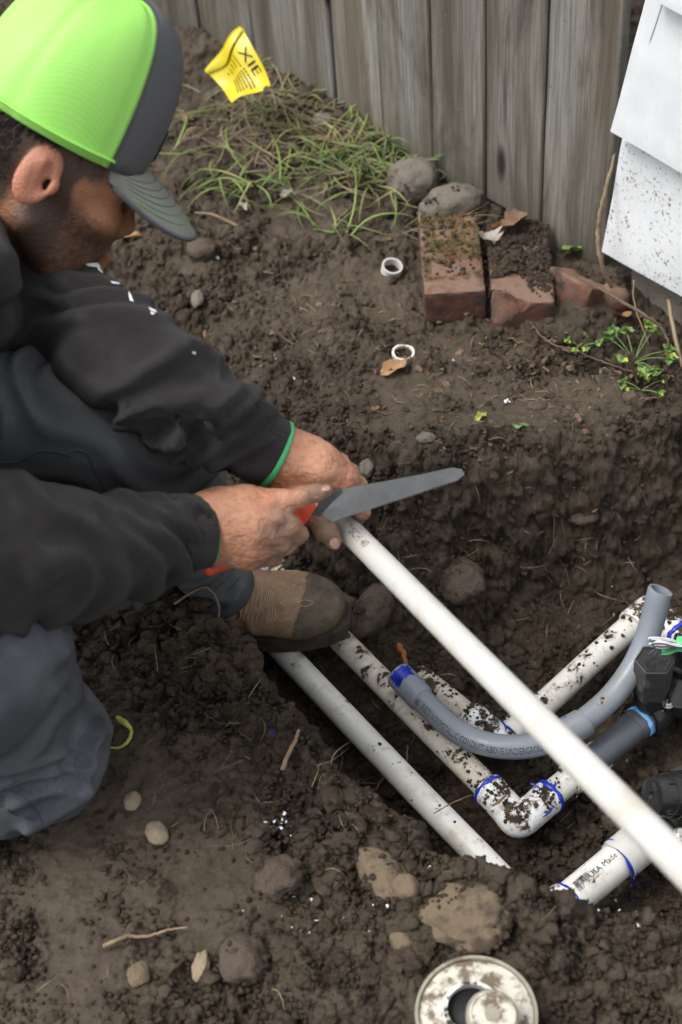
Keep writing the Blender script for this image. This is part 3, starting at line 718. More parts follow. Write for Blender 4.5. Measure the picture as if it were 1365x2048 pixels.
# ---------------------------------------------------------------- bricks
def brick(c, ax, s, name='brick', chip=None, seed=0, sub=5):
    n = 20
    V = []; F = []
    k = [max(4, int(q / .005)) for q in s]
    def face(o, du, dv, nu, nv):
        b = len(V)
        for j in range(nv + 1):
            for i in range(nu + 1): V.append(o + du * i / nu + dv * j / nv)
        for j in range(nv):
            for i in range(nu): a = b + j * (nu + 1) + i; F.append((a, a + 1, a + nu + 2, a + nu + 1))
    X, Y, Z = np.diag(s); o = -np.array(s) / 2
    face(o, Y, X, k[1], k[0]); face(o + Z, X, Y, k[0], k[1]); face(o, X, Z, k[0], k[2]); face(o + Y, Z, X, k[2], k[0]); face(o, Z, Y, k[2], k[1]); face(o + X, Y, Z, k[1], k[2])
    V = np.array(V); key = {}; mp = []; U = []
    for v in np.round(V, 6):
        t = tuple(v)
        if t not in key: key[t] = len(U); U.append(v)
        mp.append(key[t])
    F = [tuple(mp[i] for i in f) for f in F]; V = np.array(U); h = np.array(s) / 2
    r = .004; q = np.clip(V, -(h - r), h - r); d = V - q; L = np.linalg.norm(d, axis=1)[:, None]; V = q + d / np.maximum(L, 1e-9) * np.minimum(L, r)
    V = V + nrmrows(V / h ** 1.0) * (0.0016 * fbm(V * 60 + seed, seed, 4))[:, None]
    if chip is not None:
        for (cc, cr) in chip:
            cc = np.array(cc) * h; dd = V - cc; L = np.linalg.norm(dd, axis=1); rr = cr * (1 + .25 * pn(V * 70 + seed, 3)); m = L < rr
            V[m] = (cc + dd[m] / np.maximum(L[m], 1e-6)[:, None] * rr[m][:, None]) * np.where(np.abs(cc + dd[m] / np.maximum(L[m], 1e-6)[:, None] * rr[m][:, None]) > h, h / np.maximum(np.abs(cc + dd[m] / np.maximum(L[m], 1e-6)[:, None] * rr[m][:, None]), 1e-9), 1)
    return np.asarray(c) + V @ np.asarray(ax), F
def nrmrows(a): return a / (np.linalg.norm(a, axis=1)[:, None] + 1e-12)
b0, b1, bb = P(850, 650, .0), P(974, 643, .0), P(857, 497, .0)
bx = nrm(b1 - b0); ax1 = frame_of(bx, nrm(bb - b0))
c1 = b0 + ax1[0] * .046 + ax1[1] * .10 + np.array([0, 0, .028])
o = add('brick', brick(c1, ax1, (.092, .200, .058), seed=1), MAT['brick'], auto=55); tag(o, 'red brick with a mossy top, nearer the round boulder, left of the pair', 'brick', 'bricks by the fence')
b2 = P(984, 672, -.003); ax2 = frame_of(rotm(0, R(-1), R(-2)) @ bx, ax1[1]); c2 = b2 + ax2[0] * .046 + ax2[1] * .10 + np.array([0, 0, .026])
BR2 = (c2, ax2)
o = add('brick', brick(c2, ax2, (.092, .195, .058), seed=2, chip=[((-1, -1, 1), .040), ((-.2, -1, 1), .018)]), MAT['brick'], auto=55); tag(o, 'dark red brick with a chipped orange corner, right of the mossy brick', 'brick', 'bricks by the fence')
c3 = P(1165, 592, .016); ax3 = rotm(R(20), R(-24), R(50))
o = add('brick', brick(c3, ax3, (.085, .095, .056), seed=3, chip=[((1, 1, 1), .035), ((-1, 1, -1), .03)]), MAT['brick'], auto=55); tag(o, 'broken half brick tilted in soil near the white siding', 'brick', 'bricks by the fence')
c4 = P(1222, 598, .025); ax4 = rotm(R(-20), R(15), R(20))
o = add('brick_fragment', rock(c4, ax4, (.026, .022, .022), 4, .25, 3), MAT['brick']); tag(o, 'small brick chunk wedged beside the broken half brick', 'brick fragment')
# ---------------------------------------------------------------- the kneeling worker (built from joints seen in the picture, sculpted as one surface)
def ptsD(L): return [D(*q[:3]) for q in L]
def smoothmesh(V, F, it=1): return relax(V, F, it, .5)
def arc_rows(o0, dirs): pass

# ---- hands: joint = (px, py, distance), radius in metres
def hand(spec, h=0.0016):
    A = np.array([D(*q[:3]) for c, k in spec for q in c]); F = Field(A.min(0) - .05, A.max(0) + .05, h)
    for c, k in spec:
        F.chain([D(*q[:3]) for q in c], [q[3] for q in c], k)
    return F
# right hand (nearer): grips the saw, index finger stretched along the blade
RH = [([(330, 1062, 1.42, .029), (410, 1058, 1.440, .0285), (440, 1056, 1.442, .028)], 0),
      ([(410, 1035, 1.436, .026), (440, 1030, 1.436, .0265)], .008),
      ([(440, 1080, 1.450, .026), (500, 1090, 1.448, .024), (538, 1100, 1.455, .016)], .012),
      ([(435, 1030, 1.440, .0245), (490, 1018, 1.436, .0225), (540, 1010, 1.436, .0165)], .012),
      ([(450, 1060, 1.440, .026), (510, 1050, 1.430, .0225), (556, 1040, 1.432, .0150)], .012),
      ([(500, 1075, 1.436, .020), (545, 1078, 1.440, .0145)], .010),
      # index finger, straight
      ([(538, 1006, 1.432, .0135), (575, 1000, 1.430, .0108), (604, 993, 1.430, .0098), (632, 986, 1.434, .0084), (651, 981, 1.438, .0076)], .005),
      # middle finger, curled round the grip
      ([(556, 1038, 1.430, .0135), (580, 1052, 1.428, .0112), (596, 1070, 1.440, .0102), (584, 1078, 1.462, .0095), (560, 1062, 1.478, .0085)], .004),
      # ring finger
      ([(546, 1072, 1.436, .0130), (560, 1088, 1.436, .0108), (570, 1092, 1.450, .0098), (556, 1090, 1.474, .0090), (540, 1078, 1.482, .008)], .004),
      # little finger
      ([(526, 1102, 1.446, .0120), (540, 1116, 1.448, .0092), (546, 1116, 1.460, .0086), (530, 1110, 1.476, .0078), (515, 1100, 1.482, .007)], .004),
      # thumb on the far side of the grip
      ([(460, 1030, 1.462, .017), (520, 1020, 1.482, .0135), (570, 1012, 1.488, .0115), (600, 1008, 1.486, .0095)], .008)]
# left hand (farther): holds the pipe from above, thumb along its near side
LH = [([(470, 865, 1.47, .027), (545, 905, 1.480, .0275), (575, 915, 1.482, .0275)], 0),
      ([(545, 925, 1.488, .0255), (590, 935, 1.488, .0255), (640, 965, 1.495, .019)], .012),
      ([(575, 905, 1.480, .0245), (625, 918, 1.480, .0215), (676, 934, 1.492, .0125)], .012),
      ([(580, 915, 1.478, .0250), (640, 938, 1.470, .0220), (690, 957, 1.482, .0130)], .012),
      ([(640, 950, 1.478, .020), (688, 978, 1.480, .0130)], .010),
      # thumb: from the wrist side, down along the pipe to the nail
      ([(570, 950, 1.488, .020), (612, 985, 1.480, .0175), (636, 1030, 1.478, .0130), (652, 1060, 1.482, .0108), (667, 1082, 1.488, .0092)], .008),
      # index, middle, ring, little: over the pipe and down behind it
      ([(688, 978, 1.480, .0125), (712, 1000, 1.490, .0105), (724, 1022, 1.512, .0095), (716, 1036, 1.535, .0085)], .004),
      ([(690, 957, 1.482, .0130), (716, 972, 1.500, .0105), (718, 998, 1.530, .0095), (702, 1014, 1.548, .0085)], .004),
      ([(678, 935, 1.492, .0128), (699, 945, 1.515, .0102), (700, 972, 1.540, .0092), (684, 992, 1.552, .0085)], .004),
      ([(655, 920, 1.500, .0115), (682, 925, 1.522, .0090), (682, 950, 1.545, .0084), (668, 970, 1.552, .0076)], .004)]
parts = []; att = []
def body_attr(V, dirt=None, beard=None, face=None, pink=None):
    z = np.zeros(len(V)); att.append(np.stack([z if a is None else a for a in (dirt, beard, face, pink)], 1))
def near(V, pts, r): 
    d = np.full(len(V), 1e9)
    for p in pts: d = np.minimum(d, np.linalg.norm(V - p, axis=1))
    return np.clip(1 - d / r, 0, 1)
for sp, dp, kn in ((RH, [(655, 981, 1.438), (625, 985, 1.430), (575, 1045, 1.424), (590, 1070, 1.43), (562, 1045, 1.42), (560, 1090, 1.43), (548, 1068, 1.42), (540, 1110, 1.44)], [(556, 1036, 1.415), (546, 1072, 1.42), (526, 1102, 1.43), (540, 1003, 1.42)]),
                   (LH, [(660, 1070, 1.475), (645, 1045, 1.47), (716, 1030, 1.52), (700, 1000, 1.5)], [(690, 955, 1.47), (678, 934, 1.48), (688, 975, 1.47)])):
    Fh = hand(sp)
    for q, w_ in zip(kn, ((432, 1040, 1.412), (432, 1060, 1.414), (436, 1085, 1.424), (432, 1020, 1.414)) if sp is RH else ((580, 905, 1.452), (575, 895, 1.458), (590, 930, 1.465))):
        a_, b_ = D(*w_), D(q[0], q[1], q[2]); a_ = a_ + (b_ - a_) * .18; Fh.chain([a_, (a_ + b_) / 2 - _f * .0012, b_], [.0024, .0034, .0046], .007)       # tendons
    for q in kn: Fh.ell(D(*q) - _f * -.006, (.009, .009, .006), k=.008)       # knuckle bones
    V, Q = Fh.mesh(); V = smoothmesh(V, Q, 2); n = vnormals(V, Q)
    V = V + n * (0.0009 * fbm(V * 55, 3, 3) - .0009 * np.clip(.22 - np.abs(pn(V * 75, 8)), 0, 1) * 4)[:, None]
    parts.append((V, Q)); kk = near(V, [D(*q) for q in kn], .022)
    body_attr(V, dirt=np.clip(.16 + 0.95 * near(V, [D(*q) for q in dp], .030), 0, 1), pink=kk * .55)

# ---- head in its own frame, turned towards the cut
HC = D(90, 330, 1.445)
HF = CV(.87, -.335, -.36); HUp = CV(.285, .875, .36)
HF = nrm(HF); HUp = nrm(HUp - HF * (HUp @ HF)); HR = np.cross(HF, HUp)         # forward, up, his right
HA = np.stack([HF, HR, HUp])
def hp(f, r, u): return HC + f * HF + r * HR + u * HUp
F = Field(HC - .20, HC + .20, 0.0024)
F.ell(hp(-.010, 0, .030), (.098, .076, .088), HA)
F.ell(hp(.030, 0, .0), (.066, .066, .075), HA, k=.02)
F.ell(hp(.038, 0, -.055), (.052, .054, .055), HA, k=.025)
F.ell(hp(.066, 0, -.098), (.024, .028, .020), HA, k=.02)                # chin
for s in (1, -1):
    F.cone(hp(.0, s * .060, -.045), hp(.062, s * .026, -.098), .017, .018, .02)   # jaw
    F.ell(hp(.062, s * .042, -.020), (.022, .022, .018), HA, k=.016)    # cheek
    F.cone(hp(.083, s * .012, .018), hp(.070, s * .050, .018), .011, .010, .012)    # brow
    F.ell(hp(.082, s * .030, .006), (.012, .015, .010), HA, k=.006, op='s')
    F.ell(hp(.072, s * .031, .004), (.0125, .0125, .0125), HA, k=.003)
F.cone(hp(.084, 0, .010), hp(.099, 0, -.024), .008, .0105, .010)         # nose
for s in (1, -1): F.ell(hp(.091, s * .012, -.030), (.010, .008, .008), HA, k=.006)
F.cone(hp(.090, -.018, -.058), hp(.090, .018, -.058), .0075, .0075, .006)
F.cone(hp(.087, -.016, -.069), hp(.087, .016, -.069), .008, .008, .004)
# neck
F.chain([hp(-.030, 0, -.04), hp(-.055, 0, -.105), hp(-.085, 0, -.17)], [.060, .057, .062], .02)
# ears
for s in (1, -1):
    e0 = hp(-.002, s * .079, .002); EA = np.stack([nrm(HF * .97 - HUp * .10 + HR * s * .25), nrm(HR * s + HUp * .12), nrm(HUp)])
    F.ell(e0 - HF * .008, (.0195, .0080, .0305), EA, k=.004)
    F.ell(e0 + HR * s * .010 - HF * .002, (.0140, .0092, .0225), EA, k=.004, op='s')
    F.cone(e0 - HF * .008 + HUp * .016 + HR * s * .002, e0 - HF * .010 - HUp * .012 + HR * s * .001, .0042, .0036, .004)
    F.ell(e0 + HF * .004 + HR * s * .002 - HUp * .004, (.006, .012, .0065), EA, k=.003, op='s')
    F.ell(e0 + HF * .010 - HUp * .004, (.005, .005, .008), EA, k=.004)
V, Q = F.mesh(); V = smoothmesh(V, Q, 1); L = (V - HC) @ HA.T
parts.append((V, Q))
earm = sstep(.074, .079, np.abs(L[:, 1])) * (np.abs(L[:, 0] + .008) < .036) * (np.abs(L[:, 2]) < .038)
jaw = sstep(.012, -.02, L[:, 2] + .32 * np.clip(L[:, 0] - .02, 0, 1)) * sstep(-.035, -.008, L[:, 0])
side = sstep(.034, .018, L[:, 0]) * sstep(-.01, .006, L[:, 0]) * sstep(.06, -.0, L[:, 2] - .02)
back = sstep(-.022, -.034, L[:, 0]) * sstep(-.055, -.03, L[:, 2])
brow = np.exp(-((L[:, 2] - .019) / .005) ** 2) * (L[:, 0] > .062) * sstep(.008, .012, np.abs(L[:, 1])) * 1.4
lash = np.exp(-((L[:, 2] - .004) / .003) ** 2) * (L[:, 0] > .07) * (np.abs(np.abs(L[:, 1]) - .031) < .016) * 1.4
sidehair = sstep(.004, .026, L[:, 2]) * sstep(.058, .045, L[:, 0])
beard = np.clip(jaw * .80 + side * 1.1 + back + brow + lash + sidehair, 0, 1.3) * (1 - earm)
lips = near(V, [hp(.095, 0, -.064), hp(.093, .012, -.064), hp(.093, -.012, -.064)], .018)
beard = beard * (1 - np.clip(lips * 2, 0, 1)); 
body_attr(V, beard=beard, face=1 - .75 * earm, pink=np.clip(earm * .55 + lips * .5 + .35 * near(V, [hp(.106, 0, -.024)], .02), 0, 1))
# ---- trunk, arms and legs under the clothes, coarse
RSH, RELB = D(-430, 600, 1.17), D(-120, 1125, 1.27); LSH, LELB = D(-10, 560, 1.56), D(325, 768, 1.41)
HIP_L, HIP_R = D(-560, 800, 1.62), D(-420, 1000, 1.36)
LKN, RKN = D(285, 880, 1.515), P(62, 1508, .078)
LANK = P(405, 1150, .015)
PEL = (HIP_L + HIP_R) / 2; CHEST = D(-340, 600, 1.42)
F = Field(np.min([RSH, LSH, HIP_L, HIP_R, RKN, PEL, P(-600, 1500, .08)], 0) - .25, np.max([LKN, LELB, LSH, HC, LANK, RSH], 0) + .2, .010)
F.chain([PEL, (PEL + CHEST) / 2, CHEST], [.10, .095, .11], .03)
F.chain([hp(-.085, 0, -.17), CHEST], [.05, .07], .03)
F.chain([RSH, RELB, D(330, 1062, 1.42)], [.048, .036, .026], .02); F.chain([CHEST, RSH], [.06, .05], .03)
F.chain([LSH, LELB, D(500, 880, 1.473)], [.036, .030, .024], .02); F.chain([CHEST, LSH], [.06, .05], .03)
F.chain([HIP_L, LKN, LANK], [.07, .038, .026], .02); F.chain([HIP_R, RKN + np.array([0, 0, .01])], [.07, .040], .02)
F.chain([RKN + np.array([0, 0, .01]), P(-600, 1500, .08)], [.038, .03], .02); F.chain([HIP_L, PEL, HIP_R], [.08, .09, .08], .03)
V, Q = F.mesh(); parts.append((V, Q)); body_attr(V)
Vs = np.vstack([p[0] for p in parts]); Fs = []; n0 = 0
for V, Q in parts: Fs.append(Q + n0); n0 += len(V)
person = add('person', (Vs, np.vstack(Fs)), MAT['skin'], loc=P(150, 1400, 0))
tag(person, 'kneeling man in lime cap and charcoal hoodie sawing a white pipe', 'person')
att = np.vstack(att)
for i, nme in enumerate(('dirt', 'beard', 'face', 'pink')): vattr(person, nme, att[:, i])

# ---- hair: short tufts at the back and temples under the cap
r_ = np.random.default_rng(5); V_ = []; F_ = []
for _ in range(5200):
    if r_.random() < .45: f, u = r_.uniform(-.10, -.02), r_.uniform(-.05, .045); s = 1 if r_.random() < .7 else -1
    elif r_.random() < .5: f, u = r_.uniform(-.03, .045), r_.uniform(.012, .05); s = 1
    else: f, u = r_.uniform(.012, .050), r_.uniform(-.055, .03); s = 1
    x = f + .010; y2 = 1 - (x / .098) ** 2 - ((u - .03) / .088) ** 2
    if y2 < 0.02: continue
    p = hp(f, s * (.076 * math.sqrt(y2) + .0), u)
    if f > -.035 and f < .022 and u < .038: continue
    d = nrm(-HUp * .8 - HF * .55 + HR * s * r_.uniform(.1, .5) + r_.normal(size=3) * .18); w2 = nrm(np.cross(d, HR)) * .0007; L_ = r_.uniform(.006, .013) * (.6 if f > 0 else 1)
    k = len(V_); V_ += [p - w2, p + w2, p + d * L_]; F_.append((k, k + 1, k + 2))
add('hair', (np.array(V_), F_), MAT['hair'], person, smooth=False)

# ---- cap
CU = .053; capax = np.stack([nrm(HF * .994 - HUp * .08), HR, nrm(HUp * .994 + HF * .08)]); CF, CRt, CUp = capax
CC = hp(-.008, 0, CU - .012)
def crown_pt(th, ph, off=0.0):
    """ph from front (0) to back (pi), th 0 rim .. pi/2 top"""
    a, b, c = .099 + off, .092 + off, .148 + off
    q = math.cos(th) ** .72
    f = a * q * math.cos(ph); r = b * q * math.sin(ph); u = c * math.sin(th) ** 1.0
    if math.cos(ph) > 0: u += .012 * math.cos(ph) * math.sin(2 * th); f += .010 * math.sin(th) * math.cos(ph)
    seam = .0022 * math.exp(-((abs(((ph / (math.pi / 3)) % 1) - .5) - .5) / .04) ** 2)
    dent = .002 * math.sin(3 * ph + 4 * th)
    s = 1 + (-seam + dent) / a
    return CC + CF * f * s + CRt * r * s + CUp * u * s
def crown(ph0, ph1, off, nph, nth, th1=math.pi / 2, th0=0.0):
    V = []; F = []
    for lay in (0, 1):
        for i in range(nph + 1):
            for j in range(nth + 1):
                V.append(crown_pt(th0 + (th1 - th0) * j / nth, ph0 + (ph1 - ph0) * i / nph, off - .0022 * lay))
    m = (nph + 1) * (nth + 1); g = nth + 1
    for i in range(nph):
        for j in range(nth): a = i * g + j; F.append((a, a + 1, a + g + 1, a + g)); F.append((m + a, m + a + g, m + a + g + 1, m + a + 1))
        a = i * g; F.append((a, a + g, m + a + g, m + a))
    for e in (0, nph):
        for j in range(nth): a = e * g + j; F.append((a, m + a, m + a + 1, a + 1))
    return V, F
PH = R(54)
cap = add('cap', crown(PH, 2 * math.pi - PH, .0, 70, 24), MAT['cap_mesh'], person)
cap['label'] = 'lime green mesh cap back'
add('front_panel', crown(-PH - .02, PH + .02, .0012, 30, 24), MAT['cap_grey'], cap)
band = []
for k in range(61):
    ph = PH + (2 * math.pi - 2 * PH) * k / 60; band.append(crown_pt(0.055, ph, .0012))
add('sweatband', tube(np.array(band), .0045, 8, sq=.35), MAT['cap_mesh'], cap)
add('button', lathe(crown_pt(math.pi / 2, 0, .001), CUp, [(-.001, .008), (.002, .008), (.0045, .005), (.005, .001)], 16), MAT['cap_grey'], cap)
def brim_pt(u, v, off=0.0):
    """u -1..1 across, v 0..1 outwards"""
    ph = u * R(46); base_f = .099 * math.cos(ph); base_r = .092 * math.sin(ph)
    ext = .084 * (1 - abs(u) ** 3.2) ** .62
    f = base_f - .010 + v * (ext + .006); rr = base_r * (1 + .05 * v)
    dz = -.34 * (rr ** 2) / .085 * (.22 + .78 * v) - (.20 + .22 * v) * v * ext + off
    return CC + CF * f + CRt * rr + CUp * (dz + .009)
V = []; F = []; nu, nv = 40, 14
for lay in (0, 1):
    for i in range(nu + 1):
        for j in range(nv + 1): V.append(brim_pt(-1 + 2 * i / nu, j / nv, -.0036 * lay))
g = nv + 1; m = (nu + 1) * g
for i in range(nu):
    for j in range(nv): a = i * g + j; F.append((a, a + g, a + g + 1, a + 1)); F.append((m + a, m + a + 1, m + a + g + 1, m + a + g))
    a = i * g + nv; F.append((a, a + g, m + a + g, m + a)); a = i * g; F.append((a, m + a, m + a + g, a + g))
brim = add('brim', (V, F), MAT['cap_brim'], cap)
for q, v in enumerate((.18, .29, .40, .51, .62, .73, .84)):
    pts = np.array([brim_pt(u, v, .0003) for u in np.linspace(-.93, .93, 50)])
    add('stitching', tube(pts, .0008 if q > 4 else .0006, 6), MAT['stitch_green' if q in (6, 5, 0) else 'stitch_grey'], brim)
ed = np.array([brim_pt(u, 1.0, -.0018) for u in np.linspace(-.995, .995, 60)])
add('brim_edge', tube(ed, .0026, 8), MAT['cap_grey'], brim)
# badge on the front panel, seen edge on
bd = []
for th in np.linspace(.10, .30, 6): bd.append([crown_pt(th, ph, .0035) for ph in np.linspace(-.36, .20, 10)])
bd = np.array(bd); Fb = [(i * 10 + j, i * 10 + j + 1, (i + 1) * 10 + j + 1, (i + 1) * 10 + j) for i in range(5) for j in range(9)]
add('badge', (bd.reshape(-1, 3), Fb), MAT['white_print'], cap)

# ---- clothing: sculpt, then fold
def folds(V, n, a, b, amp, freq, seed, tw=1.2):
    """creases running round a limb from a to b"""
    ax = nrm(b - a); L = np.linalg.norm(b - a); t = (V - a) @ ax / L; m = sstep(-.15, .05, t) * sstep(1.15, .95, t)
    d = V - a - ((V - a) @ ax)[:, None] * ax; m = m * (np.linalg.norm(d, axis=1) < .13)
    e1 = nrm(np.cross(ax, _f)); s1 = d @ e1
    w = t * L * freq * .8 + tw * s1 * freq * .5 + 1.5 * pn(V * 9, seed) + 1.3 * pn(V * 4.3, seed + 1)
    f = np.sin(w * 2 * np.pi); f = np.where(f > 0, f ** 1.0, -np.abs(f) ** .55 * .8)
    return V + n * (amp * m * f * (.15 + 1.9 * np.clip(.35 + pn(V * 6, seed + 2), 0, 1)))[:, None]
def cloth_mesh(build, lo, hi, h, folds_=(), it=2, cuts=()):
    F = Field(lo, hi, h); build(F)
    V, Q = F.mesh(); V = smoothmesh(V, Q, it)
    for fo in folds_:
        n = vnormals(V, Q); V = folds(V, n, *fo)
    n = vnormals(V, Q); V = V + n * (.0010 * fbm(V * 22, 9, 3) + .004 * pn(V * 8, 12) - .0045 * np.clip(.30 - np.abs(pn(V * 11 + 2 * pn(V * 4, 3)[:, None], 14)), 0, 1) ** 1.0)[:, None]
    return smoothmesh(V, Q, 1), Q
RCS, LCS = D(362, 1066, 1.425), D(500, 880, 1.470)       # where the ribbed cuffs begin
def hoodie(F):
    F.chain([RSH, RELB, D(20, 1100, 1.30), D(150, 1104, 1.345), D(270, 1089, 1.395), RCS], [.088, .073, .066, .052, .0455, .039], .03)
    F.chain([LSH, D(110, 620, 1.50), D(232, 694, 1.44), LELB, D(425, 834, 1.43), LCS], [.060, .054, .051, .048, .042, .038], .03)
    F.chain([PEL + (CHEST - PEL) * .2, (PEL + CHEST) / 2, CHEST], [.155, .155, .165], .05)
    F.chain([CHEST, RSH], [.12, .09], .05); F.chain([CHEST, LSH], [.11, .062], .05)
    nb = D(-120, 540, 1.50)
    F.chain([nb, CHEST], [.075, .10], .05)
    F.chain([D(-45, 455, 1.40), D(-40, 540, 1.36), D(-50, 630, 1.40), D(-20, 650, 1.50)], [.028, .034, .034, .03], .02)     # rolled hood edge round the neck
al = np.array([PEL, CHEST, RSH, LSH, RELB, LELB, RCS, LCS])
hoodV, hoodQ = cloth_mesh(hoodie, al.min(0) - .2, al.max(0) + .14, .0050, [
    (D(0, 1105, 1.29), RCS, .0062, 24, 21, 1.0), (D(160, 1085, 1.345), RCS, .0055, 38, 27, .6),
    (D(100, 620, 1.46), D(470, 860, 1.46), .0062, 20, 31, -1.3), (D(300, 755, 1.42), LCS, .0042, 36, 37, -1.0)], 2)
hood = add('hoodie', (hoodV, hoodQ), MAT['hoodie'], person)
def cuff(p0, p1, r0, r1, name, th=.0035):
    d = p1 - p0; pts = np.array([p0 - d * .18, p0, p0 + d * .04, p0 + d * .3, p0 + d * .65, p0 + d * .97, p1]); rr = [r0 * .93, r0 * 1.02, r0 * .985, r0 * 1.0, r0 * .6 + r1 * .4, r1 * 1.01, r1 * .97]
    V, F = tube(pts, rr, 72, wall=th); V = V + nrmrows(V - (p0 + p1) / 2) * (.0009 * fbm(V * 28, 5, 3))[:, None]
    return add(name, (V, F), MAT['cuff'], hood)
cuff(RCS - (D(412, 1062, 1.438) - RCS) * .15, D(412, 1062, 1.438), .0395, .0365, 'cuff'); cuff(LCS - (D(545, 905, 1.480) - LCS) * .1, D(545, 905, 1.480), .0400, .0370, 'cuff')
def ring(c, d, rx, w, name, mat, tilt=0):
    d = nrm(d); pts = np.array([c - d * w / 2, c - d * w / 2 * .7, c, c + d * w / 2 * .7, c + d * w / 2]); V, F = tube(pts, [rx - .0014, rx - .0002, rx, rx - .0002, rx - .0014], 64, wall=.0022)
    return add(name, (V, F), MAT[mat], person)
dL = D(575, 915, 1.482) - D(500, 880, 1.47); wb = ring(D(545, 905, 1.480) + nrm(dL) * .0035, dL, .0375, .0075, 'wristband', 'rubber_green')
dR = D(440, 1056, 1.442) - RCS; ring(D(411, 1062, 1.438) + nrm(dR) * .0005, dR, .0352, .006, 'wristband', 'rubber_green')
# print along the far sleeve, caught on the silhouette
bvh = BVHTree.FromPolygons([tuple(v) for v in hoodV], [tuple(q) for q in hoodQ])
def decal(poly_px, name, mat, parent, off=.0012, nsub=5, bv=None):
    """thin print pressed onto cloth: quad in the picture dropped on the surface along the view"""
    V = []; F = []; ok = True
    c = [np.array(p, float) for p in poly_px]
    for j in range(nsub + 1):
        for i in range(nsub + 1):
            u, v = i / nsub, j / nsub; p = (c[0] * (1 - u) + c[1] * u) * (1 - v) + (c[3] * (1 - u) + c[2] * u) * v
            q = ray(*p); hit = (bv or bvh).ray_cast(Vector(CAMP), Vector(nrm(q)))
            if hit[0] is None: return None
            V.append(np.array(hit[0]) + np.array(hit[1]) * off * (1 if Vector(hit[1]).dot(Vector(q)) < 0 else -1))
    for j in range(nsub):
        for i in range(nsub): a = j * (nsub + 1) + i; F.append((a, a + 1, a + nsub + 2, a + nsub + 1))
    V = np.array(V)
    if np.ptp(V @ _f) > .05: return None
    return add(name, (V, F), MAT[mat], parent)
# jeans
def jl(F):
    F.chain([HIP_L, D(-250, 815, 1.52), D(0, 822, 1.49), D(160, 842, 1.50), D(262, 872, 1.515)], [.105, .085, .070, .064, .061], .03)
    F.chain([D(262, 872, 1.515), D(312, 935, 1.55), D(345, 1000, 1.60), D(385, 1080, 1.72), D(425, 1158, 1.80)], [.064, .058, .053, .047, .043], .03)
    F.chain([HIP_L, PEL, HIP_R], [.115, .12, .115], .04)
al = np.array([HIP_L, HIP_R, LKN, LANK, PEL, D(430, 1170, 1.82)])
def jr(F):
    F.chain([HIP_R, D(-190, 1140, 1.33), D(-60, 1300, 1.36), RKN + CV(-.015, .02, .0), RKN], [.11, .094, .086, .078, .074], .03)
    F.chain([RKN, RKN + np.array([-.10, -.01, .0]), P(-330, 1500, .075), P(-620, 1480, .07)], [.076, .070, .062, .055], .03)
def jeans_b(F): jl(F); jr(F)
al2 = np.vstack([al, [RKN, P(-620, 1480, .07)]])
V, Q = cloth_mesh(jeans_b, al2.min(0) - .14, al2.max(0) + .13, .0052, [
    (D(0, 830, 1.48), LKN, .0085, 16, 41, 1.5), (LKN, D(425, 1158, 1.80), .0040, 26, 43, -1.2), (D(340, 1000, 1.60), D(430, 1165, 1.81), .0045, 38, 44, .5),
    (D(-60, 1300, 1.36), RKN, .0055, 13, 47, 1.0), (RKN + CV(0, .05, 0), RKN + CV(0, -.09, 0), .0045, 22, 49, .8)], 2)
m = V[:, 2] < .004
gzv = gz(V[:, 0], V[:, 1]); near_r = np.linalg.norm(V - RKN, axis=1) < .12
V[:, 2] = np.where(near_r & (V[:, 2] < gzv - .004), gzv - .004, V[:, 2])
jeans = add('jeans', (V, Q), MAT['denim_dark'], person); jeans.data.materials.append(MAT['denim'])
cen = V[Q].mean(1); isr = np.minimum(np.linalg.norm(cen - RKN, axis=1) < .30, (cen @ _u < (D(0, 1150, 1.4) @ _u)))
jeans.data.polygons.foreach_set('material_index', isr.astype(np.int32))
jb = BVHTree.FromPolygons([tuple(v) for v in V], [tuple(q) for q in Q])
def seamline(px, name='seam', rad=.0011, mat='seam', parent=None, bv=None, n=40, off=.0004):
    pts = spline([(a, b, 0) for a, b in px], n)[:, :2]; out = []
    for p in pts:
        hit = (bv or jb).ray_cast(Vector(CAMP), Vector(nrm(ray(*p))))
        if hit[0] is None or hit[3] > 2.2: continue
        out.append(np.array(hit[0]) - nrm(ray(*p)) * off)
    if len(out) > 3: return add(name, tube(np.array(out), rad, 6), MAT[mat], parent if parent is not None else jeans)
seamline([(0, 925), (40, 922), (75, 903), (110, 903), (140, 912)]); seamline([(150, 900), (172, 905), (188, 935), (205, 970), (215, 1000)])
seamline([(0, 1575), (40, 1590), (75, 1625), (85, 1650)]); seamline([(2, 1610), (35, 1632), (70, 1640)])
# trouser hem over the boot
h0, h1 = D(418, 1146, 1.795), D(438, 1176, 1.83)
V, F = tube([h0, h0 * .6 + h1 * .4, h1 * .98 + h0 * .02, h1], [.0462, .0475, .0478, .0462], 48, wall=.003); V = V + (.0016 * fbm(V * 30, 7, 3))[:, None] * nrmrows(V - h0)
add('hem', (V, F), MAT['denim_dark'], jeans)

